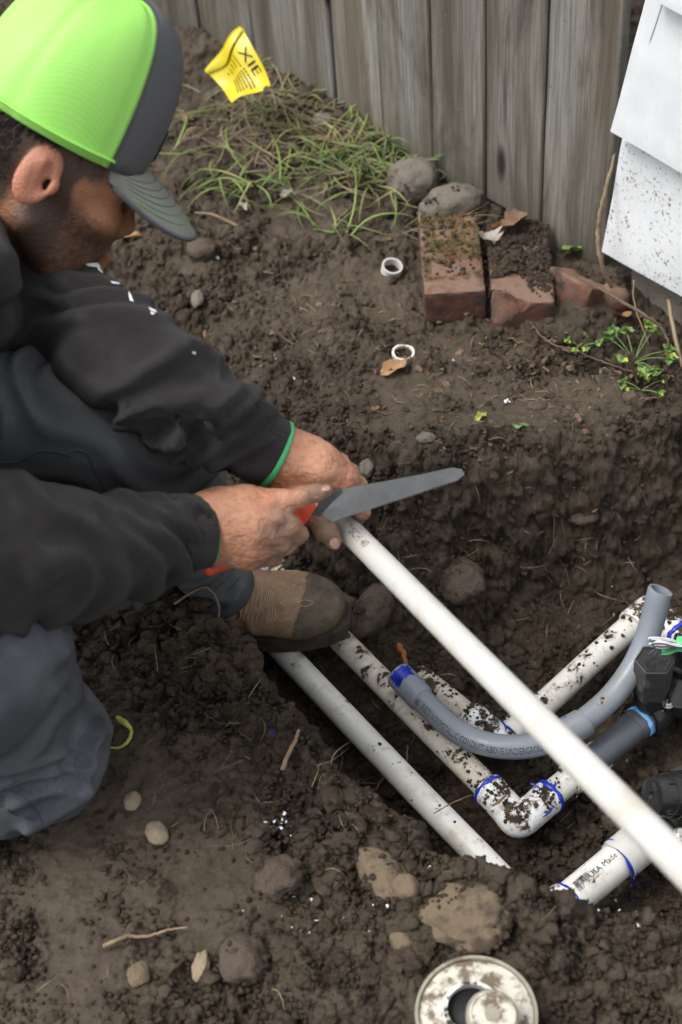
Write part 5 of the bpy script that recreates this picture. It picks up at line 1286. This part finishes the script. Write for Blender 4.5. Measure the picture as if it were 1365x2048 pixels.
add('hole_shade_disc', lathe(col_c - UPV * .002, UPV, [(0, .0235), (.0045, .0235)], 40), MAT['dark'], dr)  # solid disc closing the collar, its dark colour stands for the shade inside
pc = P(982, 2040, .052); pax = nrm([.10, -.08, 1]); plug = add('plug', lathe(pc, pax, [(-.014, .020), (0, .0232), (.012, .0242), (.0145, .0225), (.0148, .0195), (.0125, .0180), (.0125, .0150), (.0135, .0140), (.0135, .0075), (.015, .0065), (.015, .003)], 48), MAT['cap_rim'], dr, auto=35)
add('plug_ring', lathe(pc + pax * .0135, pax, [(0, .0215), (.0016, .0212), (.0018, .0195), (.0005, .0192)], 48), MAT['cap_white'], plug, auto=35)
tv, tf = text2d('NO HUB', .006, 'CENTER'); A_ = frame_of(pax, _u); th = tv[:, 0] / .0105; rr = .0105 + tv[:, 1]; V = pc + pax * .0138 + rr[:, None] * (np.cos(th)[:, None] * A_[1] + np.sin(th)[:, None] * -np.cross(A_[1], pax) * -1)
add('raised_letters', (V, tf), MAT['pvc_fit'], plug, smooth=False)
# ---------------------------------------------------------------- stones
STONE_PTS = []
def stone(px, py, w_, h_, mat, label, sink=.3, seed=1, rz=None, t=None, rough=.15, name='stone', tilt=None, cat='stone', grp=None):
    p = G(px, py); sc = 2844 / ((p - CAMP) @ _f); sx, sy = w_ / sc / 2, h_ / sc / 2 / .80; sz = (t / 2 if t else min(sx, sy) * .8)
    A = rotm(0, 0, rz if rz is not None else 0) if tilt is None else rotm(*tilt)
    o = add(name, rock(p + np.array([0, 0, sz * (1 - 2 * sink)]), A, (sx, sy, sz), seed, rough, 4), MAT[mat])
    if w_ > 60 and name == 'stone':
        g_ = np.random.default_rng(seed); bv = BVHTree.FromObject(o, bpy.context.evaluated_depsgraph_get()) if False else None
        mv = np.array([v.co[:] for v in o.data.vertices]) + np.array(o.location); zr = mv[:, 2].min(), mv[:, 2].max(); gr_ = gz(mv[:, 0], mv[:, 1]); hgt = mv[:, 2] - gr_
        nr = fbm(mv * 32, seed % 30, 3); ok = (hgt > -.004) & ((hgt < .012) | (nr > .48)); ids = np.nonzero(ok)[0]
        if len(ids): STONE_PTS.extend(mv[g_.choice(ids, min(len(ids), int(w_ * 1.6)))])
    return tag(o, label, cat, grp)
stone(828, 378, 104, 80, 'stone_grey', 'rounded grey-brown boulder in the grass against the fence', .25, 3, t=.065)
stone(905, 428, 140, 62, 'stone_grey', 'low grey boulder wedged behind the mossy brick', .25, 5, R(-12), t=.06)
stone(941, 1838, 172, 108, 'stone_tan', 'large flat tan stone embedded near the bottom bank', .46, 7, R(22), t=.036, rough=.30)
stone(768, 1757, 84, 118, 'stone_tan', 'upright oval tan stone left of the large flat one', .48, 9, R(-25), t=.040)
stone(316, 1672, 42, 46, 'stone_pale', 'pale egg-shaped pebble on the near soil', .40, 11, R(-30))
stone(268, 1608, 38, 34, 'stone_pale', 'small pale stone half buried near the kneeling leg', .45, 13)
stone(404, 1938, 34, 52, 'stone_pale', 'yellowish flaky stone chip near the bottom edge', .3, 15, R(15), rough=.3)
stone(278, 1952, 44, 44, 'stone_tan', 'small tan stone beside the long root at bottom', .4, 17)
stone(487, 1925, 92, 84, 'stone_mud', 'dark mud-coated stone at the bottom, right of the yellowish chip', .35, 19)
stone(806, 1884, 52, 44, 'stone_tan', 'small tan stone between the two large stones and the drain fitting', .4, 21)
stone(812, 1778, 52, 46, 'stone_tan', 'small stone splashed with blue beside the upright oval stone', .35, 22)
stone(748, 1236, 70, 116, 'stone_mud', 'long mud-coated stone standing beside the boot toe', .25, 23, R(35), t=.055)
stone(925, 1178, 92, 82, 'stone_mud', 'rounded mud-coated stone set in the far trench slope', .35, 25)
stone(412, 946, 66, 70, 'stone_mud', 'round muddy lump between the knee and the far cuff', .3, 27)
stone(406, 508, 66, 44, 'stone_mud', 'flat muddy stone on the soil right of the face', .3, 29)
stone(853, 886, 38, 20, 'stone_grey', 'small smooth grey pebble on the rim above the saw', .25, 31)
stone(735, 944, 30, 46, 'stone_grey', 'small angular stone behind the saw blade', .3, 33, R(20), rough=.25)
stone(648, 250, 44, 30, 'stone_grey', 'small grey stone in dry grass by the fence', .3, 35)
stone(397, 606, 26, 40, 'stone_grey', 'thumb-sized pebble with a green stain beside the sleeve', .25, 37)
stone(1238, 1638, 66, 60, 'stone_mud', 'brown stone under the cut pipe near the round cap', .45, 39)
stone(1168, 1045, 60, 26, 'stone_mud', 'flat stone edge showing in the far trench wall', .4, 41)
stone(700, 1215, 40, 40, 'stone_mud', 'small muddy lump against the boot toe', .3, 43)
stone(560, 1765, 84, 66, 'stone_mud', 'dark lump of wet earth on the near ground', .35, 45, rough=.3)
stone(1075, 815, 40, 24, 'stone_mud', 'flat wet pebble pressed in the mud terrace', .5, 46)
stone(1262, 800, 34, 26, 'stone_mud', 'small brown stone below the weed', .4, 47)

scatter('soil_on_stones', len(STONE_PTS), 0, 0, 0, 0, .0010, .0046, 74, 1, 1.4, pts=np.array(STONE_PTS), label='soil crumbs sticking to and piled round the stones')

# ---------------------------------------------------------------- leaves, twigs, roots
def leaf(p, ax, L_, W_, curl=.25, seed=0, jag=0.0, n=10, m=6):
    V = []; F = []; r = np.random.default_rng(seed)
    for i in range(n + 1):
        u = i / n; w_ = W_ * math.sin(math.pi * u ** .8) ** .8 * (1 + jag * (r.random() - .3)) + .0002
        for j in range(m + 1):
            v = (j / m - .5) * 2; x = (u - .5) * L_; y = v * w_ / 2; z = curl * (y * y) / W_ * 2.2 + curl * .5 * (x * x) / L_ + .0025 * math.sin(u * 9 + v * 3 + seed) - .0012 * math.exp(-(v / .15) ** 2)
            V.append((x, y, z))
    for i in range(n):
        for j in range(m): a = i * (m + 1) + j; F.append((a, a + 1, a + m + 2, a + m + 1))
    V = np.array(V); k = len(V); V2 = V - [0, 0, .0004]; F += [tuple(q + k for q in f[::-1]) for f in F]
    return np.asarray(p) + np.vstack([V, V2]) @ np.asarray(ax), F
def put_leaf(px, py, L_, W_, rz, mat, label, lift=.006, curl=.3, seed=0, jag=.3, tilt=(0, 0), name='leaf'):
    p = G(px, py, lift); o = add(name, leaf(p, rotm(tilt[0], tilt[1], rz), L_, W_, curl, seed, jag), MAT[mat]); return tag(o, label, 'leaf')
put_leaf(790, 742, .050, .024, R(-35), 'leaf_tan', 'pointed tan leaf lying below the muddy white ring', .005, .35, 1)
put_leaf(720, 382, .040, .030, R(-60), 'leaf_brown', 'curled brown leaf in the grass left of the boulder', .012, .9, 4, tilt=(.5, .2))
put_leaf(1247, 646, .034, .028, R(80), 'leaf_tan', 'square tan leaf scrap below the siding corner', .012, .5, 5, tilt=(.6, 0))
put_leaf(489, 424, .026, .012, R(60), 'leaf_grey', 'pale pointed leaf on the soil right of the brim', .008, .4, 6)
put_leaf(1192, 1022, .024, .012, R(-50), 'leaf_brown', 'small brown leaf stuck on the far trench wall', .003, .4, 8)
put_leaf(375, 250, .030, .02, R(30), 'leaf_brown', 'brown leaf on the soil just right of the cap', .01, .6, 9)
put_leaf(1140, 522, .035, .03, R(20), 'leaf_green', 'small green leaf at the foot of the fence', .018, .4, 10, tilt=(.5, .1))
put_leaf(1040, 857, .024, .008, R(5), 'leaf_green', 'sliver of green leaf on the mud terrace', .004, .3, 11)
put_leaf(575, 398, .028, .016, R(-40), 'leaf_grey', 'greyish leaf lying in the scattered grass', .008, .5, 12)
put_leaf(962, 838, .022, .010, R(-35), 'leaf_lime', 'yellow-green leaf scrap in front of the bricks', .004, .5, 13)
p = c2 + np.array([0, 0, .040]) if False else BR2[0] + BR2[1][1] * .055 - BR2[1][0] * .045 + np.array([0, 0, .040])
o = add('leaf', leaf(p, rotm(.2, -.2, R(70)), .042, .034, .4, 21, .7, 14, 8), MAT['leaf_grey']); tag(o, 'pale grey lobed leaf lying between the two whole bricks', 'leaf')
p = BR2[0] + BR2[1][1] * .085 - BR2[1][0] * .005 + np.array([0, 0, .046])
o = add('leaf', leaf(p, rotm(.1, .2, R(160)), .050, .034, .5, 22, .5, 12, 8), MAT['leaf_brown']); tag(o, 'brown-grey leaf on top of the chipped brick', 'leaf')
gp0 = P(1020, 468, .020); o = add('leaf', leaf(gp0, rotm(1.1, .1, R(-25)), .085, .055, .4, 23, .2, 12, 8), MAT['orange_leaf']); tag(o, 'rusty orange leaf filling the gap under the fence', 'leaf')
def strand(px, lifts, rad, mat, name, label, cat, n=28, jitter=0.0, seed=0, grp=None, seg=8):
    r = np.random.default_rng(seed); pts = []
    for q, l in zip(px, np.broadcast_to(lifts, (len(px),))): pts.append(G(q[0], q[1], l) if len(q) == 2 else P(*q))
    pts = spline(pts, n) + r.normal(size=(n, 3)) * jitter
    rr = np.interp(np.linspace(0, 1, n), np.linspace(0, 1, len(np.atleast_1d(rad))), np.atleast_1d(rad)); o = add(name, tube(pts, rr, seg), MAT[mat]); return tag(o, label, cat, grp)
strand([(212, 1902), (232, 1898), (262, 1886), (300, 1886), (345, 1872), (378, 1864)], [.008, .012, .010, .012, .012, .008], [.0026, .0022, .0019, .0015, .001], 'root', 'root', 'long pale root lying across the bottom left soil', 'root', 40, .0004)
strand([(350, 1208, .028), (386, 1184, .052), (414, 1176, .062), (432, 1195, .050), (439, 1222, .02), (433, 1258, .004)], 0, [.0018, .0014, .0012, .0012, .001], 'root', 'root', 'thin root arching over the trouser hem beside the boot', 'root', 40, .0004)
strand([(566, 1545), (580, 1524), (594, 1508), (604, 1490)], [.004, .012, .018, .026], [.0030, .0026, .0024, .0016], 'root', 'twig', 'short stubby tan twig poking from the near bank', 'twig', 20, .0003)
strand([(238, 1443), (252, 1458), (266, 1472), (262, 1492), (243, 1503), (222, 1500)], [.006, .010, .010, .008, .006, .004], [.0028, .0040, .0022, .0020, .0016, .0012], 'leaf_lime', 'stem', 'curled yellow-green husk on the soil by the kneeling leg', 'husk', 30, .0002)
strand([(392, 436), (430, 448), (470, 462), (500, 472)], [.010, .014, .008, .004], [.0014, .0024, .0028, .0024], 'root', 'twig', 'brown twig lying on the soil below the brim', 'twig', 24, .0003)
strand([(1196, 574, .06), (1235, 598, .070), (1285, 628, .068), (1322, 655, .050), (1338, 690, .030), (1330, 715, .008)], 0, [.0020, .0024, .0024, .002, .0018], 'twig', 'twig', 'dark curved bramble stem arching in front of the footing', 'stem', 40, .0004)
strand([(1238, 282, .235), (1222, 340, .21), (1204, 410, .17), (1196, 470, .13), (1206, 535, .085), (1240, 600, .015)], 0, [.0020, .0026, .0028, .003, .0034], 'root', 'vine', 'thin bare brown vine climbing between fence and siding', 'vine', 40, .0005)
strand([(1338, 600, .05), (1348, 660, .03), (1366, 740, .0)], 0, [.0035, .0035, .003], 'straw', 'stalk', 'flat dry straw stalk leaning on the footing at right edge', 'stalk', 16, .0002)
strand([(1268, 560, .07), (1270, 610, .04), (1298, 690, .0)], 0, [.0013, .0013, .001], 'straw', 'stalk', 'thin pale stalk leaning before the footing corner', 'stalk', 16, .0003)
strand([(798, 1302), (806, 1318), (812, 1338), (806, 1352)], [.010, .014, .012, .006], [.004, .0045, .0035, .002], 'orange_leaf', 'root', 'stubby rust-coloured root beside the blue-painted conduit end', 'root', 20, .0010)
strand([(868, 1627, -.126), (905, 1606, -.118), (945, 1590, -.135)], 0, [.0007, .0008, .0006], 'root', 'straw_piece', 'thin straw lying across the lower white pipe', 'straw', 20, .0003)
strand([(1060, 652), (1100, 700), (1150, 712), (1200, 735), (1265, 752)], [.004, .008, .010, .008, .006], [.0010, .0014, .0014, .001], 'twig', 'twig', 'long thin dark twig below the broken half brick', 'twig', 30, .0006)
strand([(775, 1560), (800, 1575), (815, 1560), (818, 1530)], [.004, .020, .030, .040], [.0020, .0018, .0014, .001], 'twig', 'root', 'branching dark rootlet at the bank edge over the lower pipe', 'root', 24, .0006)
strand([(800, 1575), (825, 1592), (842, 1586)], [.020, .026, .030], [.0014, .0012, .0008], 'twig', 'root', 'short side rootlet sticking over the lower pipe', 'root', 16, .0005)
strand([(750, 1588), (775, 1572), (800, 1590)], [.006, .018, .016], [.0016, .0014, .001], 'root', 'root', 'pale rootlet on the bank edge left of the pipe', 'root', 16, .0005)
strand([(1012, 1590, -.126), (1000, 1602, -.122), (985, 1612, -.125)], 0, [.0016, .0020, .0012], 'root', 'twig', 'short rusty twig resting beside the elbow fitting', 'twig', 14, .0004)
stone(256, 476, 56, 13, 'leaf_tan', 'pale splinter of wood on the soil by the beard', .05, 51, R(5), t=.010, rough=.2, name='wood_splinter', cat='wood splinter')
strand([(360, 238), (385, 210), (412, 188), (432, 160, .125)], [.0, .02, .06, 0], .0012, 'wire_grey', 'x', 'x', 'x') if False else None

def bunch(name, n, region, lmin, lmax, rad, mat, seed, lift=(.0, .01), bend=.25, label=None, vert=0.0, seg=4, nseg=6, tint=True, dirn=None, wgt=None, rng=(0, 1), flat=1.0, tz=.0):
    """many thin blades/roots/straws as one mass; region = list of (px, py, spread_x, spread_y, weight)"""
    r = np.random.default_rng(seed); wts = np.array([q[4] for q in region], float); wts /= wts.sum(); V = []; F = []; T = []; made = 0
    while made < n:
        q = region[r.choice(len(region), p=wts)]; px, py = r.normal(q[0], q[2]), r.normal(q[1], q[3])
        if not (-60 < px < 1430 and -30 < py < 2100): continue
        p = G(px, py) if (n < 500) else None
        if p is None:
            z0 = -.02; pp = P(px, py, z0); p = np.array([pp[0], pp[1], gz(pp[0], pp[1])[0]]); pp = P(px, py, p[2]); p = np.array([pp[0], pp[1], gz(pp[0], pp[1])[0]])
        made += 1; L_ = r.uniform(lmin, lmax); a = r.uniform(0, 2 * np.pi) if dirn is None else r.normal(dirn, .9); el = r.uniform(0, 1) * vert
        d = nrm([math.cos(a) * math.cos(el), math.sin(a) * math.cos(el), math.sin(el)]); side = np.cross(d, [0, 0, 1.0]); bnd = r.normal() * bend; droop = r.uniform(.3, 1.2) * (1 if vert > 0 else 0)
        pts = []; l0 = r.uniform(*lift)
        for i in range(nseg + 1):
            u = i / nseg; c = p + d * L_ * u + side * bnd * L_ * u * u + np.array([0, 0, 1.0]) * (l0 - droop * L_ * math.sin(el) * u * u)
            if vert == 0: c[2] = gz(c[0], c[1])[0] + l0 + .002 * math.sin(u * 6 + a)
            else: c[2] = max(c[2], gz(c[0], c[1])[0] + .001)
            pts.append(c)
        rr = rad * r.uniform(.6, 1.3) * np.interp(np.linspace(0, 1, nseg + 1), [0, .5, 1], [.9, 1, .15]); v, f = tube(np.array(pts), rr, seg, False, sq=flat)
        F += [tuple(int(i) + len(V) for i in q2) for q2 in f]; V += list(v); T += [np.clip(r.uniform(*rng), 0, 1)] * len(v)
    o = add(name, (np.array(V), F), MAT[mat], loc=(0, 0, 0)); tag(o, label, None, kind='stuff'); vattr(o, 'tint', T); return o
bunch('grass', 280, [(700, 315, 70, 22, 3), (640, 260, 60, 22, 1.6), (800, 350, 45, 16, 2.4), (500, 372, 45, 12, .9), (570, 215, 50, 20, .8), (670, 465, 22, 10, .8), (850, 365, 30, 14, 1.2), (430, 320, 50, 40, .7), (620, 400, 50, 25, .8), (470, 120, 60, 30, .4)], .05, .15, .0019, 'grass', 31, (0, .004), .4, 'green and yellowing grass blades flattened along the fence foot', 1.0, 4, 7, rng=(0, 1), flat=.22)
bunch('dry_grass', 430, [(560, 200, 60, 25, 2.5), (680, 280, 70, 22, 2), (480, 250, 60, 40, 1.2), (760, 345, 60, 20, 1), (900, 470, 40, 25, .8), (600, 320, 90, 50, 1)], .03, .10, .0012, 'straw', 32, (.001, .008), .4, 'dry straw-coloured grass strewn along the fence foot', .5, 4, 6, flat=.4)
bunch('straw_bits', 150, [(850, 680, 170, 90, 3), (700, 620, 120, 60, 1.5), (1150, 760, 120, 60, 2), (900, 820, 160, 50, 1.5), (330, 480, 80, 60, .7), (520, 620, 60, 90, .5)], .008, .034, .0006, 'straw', 33, (.001, .004), .18, 'short bits of dry straw scattered on the mud terrace', 0, 4, 5)
bunch('rootlets', 170, [(1100, 1150, 150, 80, 2), (600, 1450, 160, 120, 2), (560, 1600, 120, 80, 1.3), (300, 1250, 120, 60, 1), (900, 1050, 120, 80, 1), (1150, 1650, 120, 100, .6), (400, 1850, 200, 90, .8)], .010, .040, .00045, 'straw', 34, (.002, .007), .45, 'fine pale rootlets sticking out of the dug soil', .7, 4, 7, rng=(0, .7))
# flat litter chips, plastic shavings, paint flecks
def chips(name, n, region, smin, smax, mat, seed, label, lift=.0015, th=.25, pts=None):
    r = np.random.default_rng(seed); wts = np.array([q[4] for q in region], float); wts /= wts.sum(); V = []; F = []
    for _ in range(n):
        q = region[r.choice(len(region), p=wts)]; px, py = r.normal(q[0], q[2]), r.normal(q[1], q[3]); p = G(px, py, lift); s = smin * (smax / smin) ** r.random()
        A = rotm(r.normal() * .5, r.normal() * .5, r.uniform(0, 6.28)); m = r.integers(5, 8); a = np.sort(r.uniform(0, 6.28, m)); asp = r.uniform(.35, 1)
        o_ = np.stack([np.cos(a) * s, np.sin(a) * s * asp, r.normal(size=m) * s * .2], -1); k = len(V); V += list(p + o_ @ A) + list(p + (o_ - [0, 0, s * th]) @ A)
        F.append(tuple(k + i for i in range(m))); F.append(tuple(k + 2 * m - 1 - i for i in range(m))); F += [(k + i, k + m + i, k + m + (i + 1) % m, k + (i + 1) % m) for i in range(m)]
    o = add(name, (np.array(V), F), MAT[mat], loc=(0, 0, 0), smooth=False); return tag(o, label, None, kind='stuff')
PL = [(850, 700, 200, 110, 3), (1130, 780, 120, 60, 2), (960, 860, 150, 40, 1), (500, 520, 100, 90, 1), (600, 260, 120, 80, .8)]
chips('bark_chips', 420, PL, .0018, .0085, 'leaf_brown', 41, 'small brown bark and leaf chips on the mud')
chips('pale_chips', 220, PL, .0012, .0060, 'stone_tan', 42, 'small tan wood chips on the mud')
chips('plastic_shavings', 95, [(1270, 1790, 45, 50, 2), (650, 1830, 70, 40, 1.6), (1000, 720, 200, 90, .8), (1200, 1560, 80, 60, 1), (560, 1650, 25, 10, .8), (1100, 1150, 160, 80, .8), (500, 770, 60, 60, .7)], .0008, .0034, 'shaving', 43, 'white plastic shavings fallen on the soil')
chips('blue_flecks', 26, [(1275, 1765, 10, 14, 2), (1290, 1790, 20, 14, 1), (570, 1665, 8, 8, .6), (810, 1745, 10, 10, 1), (545, 1460, 8, 4, .5), (1005, 1440, 10, 6, 1)], .0010, .0036, 'primer', 44, 'blue primer drips on the soil')
chips('pink_flecks', 16, [(1228, 675, 6, 5, 2), (1092, 697, 4, 3, 1), (690, 440, 20, 30, 1), (850, 960, 25, 12, 1), (890, 870, 40, 20, .6)], .0008, .0028, 'pink', 45, 'bright pink marking-paint flecks')
chips('white_scraps', 9, [(1017, 815, 6, 6, 2), (768, 550, 5, 5, 2), (640, 268, 3, 3, 1), (430, 520, 4, 3, 1)], .0022, .0050, 'shaving', 46, 'larger white plastic scraps on the soil', .003)

# ---------------------------------------------------------------- cut pipe rings
p = G(783, 548, .004); ax_ = nrm([.18, -.25, 1]); o = add('pipe_ring', tube(np.array([p, p + ax_ * .006, p + ax_ * .0135]), .0165, 40, wall=.003), MAT['pvc_clean'], auto=40); tag(o, 'clean white offcut ring of pipe standing on the mud', 'pipe offcut')
p = G(807, 713, .003); ax_ = nrm([.06, -.10, 1]); a = np.linspace(0, 2 * np.pi, 49)[:-1]
V, F = tube(np.array([p, p + ax_ * .002, p + ax_ * .0045]), .0170, 48, wall=.0034); V = V + (.0007 * fbm(V * 300, 3, 2))[:, None]
o = add('pipe_ring', (V, F), MAT['pvc_mid'], auto=60); tag(o, 'muddy thin white ring lying flat above the tan leaf', 'pipe offcut')

# ---------------------------------------------------------------- weeds
def weed(px, py, n, L_, label, seed, up=.5):
    r = np.random.default_rng(seed); p = G(px, py); root_ = empty('weed', p, label, 'weed'); 
    for k in range(n):
        a = 2 * np.pi * k / n + r.normal() * .4; l = L_ * r.uniform(.55, 1.1); e = r.uniform(.2, .9) * up + .15; d = nrm([math.cos(a), math.sin(a), math.tan(e)])
        pts = np.array([p, p + d * l * .5 + [0, 0, l * .08], p + d * l]); pts = spline(pts, 8); V, F = tube(pts, np.linspace(.0009, .0006, 8), 6); parts_ = [(V, F)]
        add('stem', join(parts_), MAT['leaf_green'], root_)
        for j in range(3):
            b = a + (j - 1) * .75; q = pts[-1] + nrm([math.cos(b), math.sin(b), .1]) * L_ * .16
            add('leaf', leaf(q, rotm(r.normal() * .3, -.25 + r.normal() * .2, b), L_ * .42, L_ * .19, .4, seed + k * 3 + j, .5, 6, 4), MAT['leaf_green' if (k + j) % 4 else 'leaf_lime'], root_)
    return root_
weed(1268, 728, 11, .050, 'bushy light green weed with divided leaves by the footing', 61, .7)
weed(1162, 700, 5, .026, 'tiny green seedling below the broken half brick', 62, .5)
weed(1283, 782, 4, .030, 'small green shoot hanging over the trench rim below the bushy weed', 63, .3)
weed(700, 480, 6, .03, 'small grassy sprout on bare soil left of the mossy brick', 64, .6) if False else None

# ---------------------------------------------------------------- marking flag
T_, L2, B2, R2 = D(487, 56, 2.40), D(417, 146, 2.44), D(468, 208, 2.40), D(537, 168, 2.36)
fnm = nrm(np.cross(R2 - T_, L2 - T_)); fnm = fnm if fnm @ _f < 0 else -fnm
def SF(u, v):                                # u: top -> right corner, v: across to the left side
    e = .10 * math.sin(math.pi * u) * (1 - v)
    p = (T_ * (1 - u) + R2 * u) * (1 - v) + (L2 * (1 - u) + B2 * u) * v + (R2 - L2) * e * .35
    return p + fnm * (.006 * math.sin(u * 5 + v * 3) + .004 * math.sin(v * 8 - u * 4) + .010 * (v - .5) * (u - .5))
fl = empty('marking_flag', G(345, 240), 'yellow plastic marking flag with black print on a bent wire', 'flag')
n = 22; V = []; F = []
for lay in (0, 1):
    for i in range(n + 1):
        for j in range(n + 1): V.append(SF(i / n, j / n) - fnm * .0003 * lay)
m_ = (n + 1) ** 2
for i in range(n):
    for j in range(n):
        if i == n - 1 and 2 <= j <= 4: continue
        a = i * (n + 1) + j; F.append((a, a + 1, a + n + 2, a + n + 1)); F.append((m_ + a, m_ + a + n + 1, m_ + a + n + 2, m_ + a + 1))
add('flag_sheet', (V, F), MAT['flag'], fl)
V = []; F = []                                # turned-over hem along the upper left side
for i in range(n + 1):
    v = i / n; w_ = .018 * math.sin(math.pi * min(1, v * .9 + .08)) + .004
    e0 = SF(0, v); dr_ = nrm(SF(.1, v) - SF(0, v))
    V += [e0 + fnm * .0006, e0 - dr_ * .003 + fnm * .004, e0 + dr_ * w_ * .5 + fnm * .0065, e0 + dr_ * w_ + fnm * .0035]
for i in range(n):
    for j in range(3): a = i * 4 + j; F.append((a, a + 1, a + 5, a + 4))
add('folded_hem', (V, F), MAT['flag'], fl)
def on_flag(tv, u0, v0, su, sv): return np.array([SF(u0 + x * su, v0 - y * sv) + fnm * .0009 for x, y in tv])
tv, tf = text2d('XIE', 1.0); tv[:, 0] /= tv[:, 0].max(); add('print', (on_flag(tv, .26, .20, .44, .26), tf), MAT['dark'], fl, smooth=False)
r_ = np.random.default_rng(8); V = []; F = []
def dash(u, v, lu, lv=.018):
    k = len(V); V.extend([SF(a, b) + fnm * .0009 for a, b in ((u, v), (u + lu, v), (u + lu, v + lv), (u, v + lv))]); F.append((k, k + 1, k + 2, k + 3))
for row in range(6):
    v = .36 + row * .068; u = .50
    while u < .86: l = r_.uniform(.022, .05); dash(u, v, l, .030); u += l + r_.uniform(.012, .022)
for row in range(5):
    v = .38 + row * .085; u = .24 + row * .012
    while u < .24 + .20 - row * .025: l = r_.uniform(.02, .04); dash(u, v, l, .022); u += l + .014
add('print', (V, F), MAT['dark'], fl, smooth=False)
wq = spline([G(345, 240, -.01), G(345, 240, 0) * .6 + D(432, 158, 2.45) * .4 + [0, 0, -.006], D(430, 160, 2.45), SF(.03, .8) - fnm * .002, SF(.02, .1) - fnm * .002], 40)
add('wire', tube(wq, .0012, 8), MAT['steel'], fl)

# ---------------------------------------------------------------- moss, and soil lying on bricks and pipes
r_ = np.random.default_rng(71); V = []; F = []; T = []
for _ in range(5200):
    x, y = r_.uniform(-.044, .044), r_.uniform(-.070, .098)
    if fbm(np.array([[x * 28, y * 28, .5]]), 77, 3)[0] + .28 * sstep(-.07, .0, y) < .02: continue
    p = c1 + ax1[0] * x + ax1[1] * y + np.array([0, 0, .0285 + .006 * max(0, fbm(np.array([[x * 40, y * 40, .2]]), 78, 2)[0])]); d = nrm(np.array([0, 0, 1.0]) + r_.normal(size=3) * .55) * r_.uniform(.002, .0058); w2 = nrm(r_.normal(size=3)) * .0009
    k = len(V); V += [p - w2, p + w2, p + d]; F.append((k, k + 1, k + 2)); t = np.clip(fbm(np.array([[x * 20, y * 20, 3.5]]), 79, 2)[0] * .9 + .5 + r_.normal() * .15, 0, 1); T += [t] * 3
o = add('moss', (np.array(V), F), MAT['moss'], loc=(0, 0, 0), smooth=False); tag(o, 'green and rusty moss on the left brick', kind='stuff'); vattr(o, 'tint', T)
pp = []
for _ in range(1500):
    x, y = r_.uniform(-.045, .045), r_.uniform(-.085, .098)
    if y < -.03 and x < .02 - (y + .085) * .4: continue
    if r_.random() < sstep(-.09, -.03, y): pp.append(BR2[0] + BR2[1][0] * x + BR2[1][1] * y + np.array([0, 0, .029 + .013 * max(0, fbm(np.array([[x * 25, y * 25, .2]]), 80, 3)[0] + .15) * float(sstep(.045, .03, abs(x)))]))
for _ in range(110):
    x, y = r_.uniform(-.045, .045), r_.uniform(-.06, .098); pp.append(c1 + ax1[0] * x + ax1[1] * y + np.array([0, 0, .0295]))
for _ in range(200): y = r_.uniform(-.095, .1); pp.append(c1 + ax1[0] * r_.uniform(.047, .056) + ax1[1] * y + np.array([0, 0, r_.uniform(-.02, .015)]))
scatter('soil_on_bricks', len(pp), 0, 0, 0, 0, .0016, .0058, 72, 1, 1.3, pts=np.array(pp), label='crumbly soil heaped on the bricks')
def on_pipe(L, r, n, seed, spread=.8, cl=6):
    g = np.random.default_rng(seed); L = spline(L, 100); T, N, B = frames(L); out = []; cen = g.uniform(0, 99, cl)
    for _ in range(n):
        i = int(np.clip(cen[g.integers(cl)] + g.normal() * 4, 0, 99)); t = T[i]; up = nrm(np.array([0, 0, 1.0]) - t * t[2]); sd_ = np.cross(t, up); a = g.normal() * spread
        out.append(L[i] + r * (math.cos(a) * up + math.sin(a) * sd_) + t * g.normal() * .003)
    return out
pp = on_pipe(ptsA, .0168, 28, 1, .5, 9) + on_pipe(ptsB, .0168, 260, 2, .7, 12) + on_pipe(ptsC, .0205, 30, 3, .5, 3) + on_pipe(np.array(pz([(985, 1588), (1040, 1641), (1090, 1603)], -.152)), .0212, 165, 4, .55, 4) + on_pipe(ptsE, .0172, 90, 5, .55, 6) + on_pipe(pf, .0168, 60, 6, .8, 8) + on_pipe(np.array(pz([(1286, 1229), (1316, 1232), (1348, 1262)], -.155)), .0208, 130, 7, .6, 3) + on_pipe(np.array(pz([(1062, 1432), (1004, 1478), (940, 1432)], -.166)), .0212, 150, 8, .7, 4) + on_pipe(c1_ if False else spline(pz([(500, 1090), (552, 1145)], -.15), 20), .0208, 30, 9, .4, 2)
scatter('soil_on_pipes', len(pp), 0, 0, 0, 0, .0007, .0034, 73, 1, 1.6, pts=np.array(pp), label='soil crumbs clinging to the pipes')
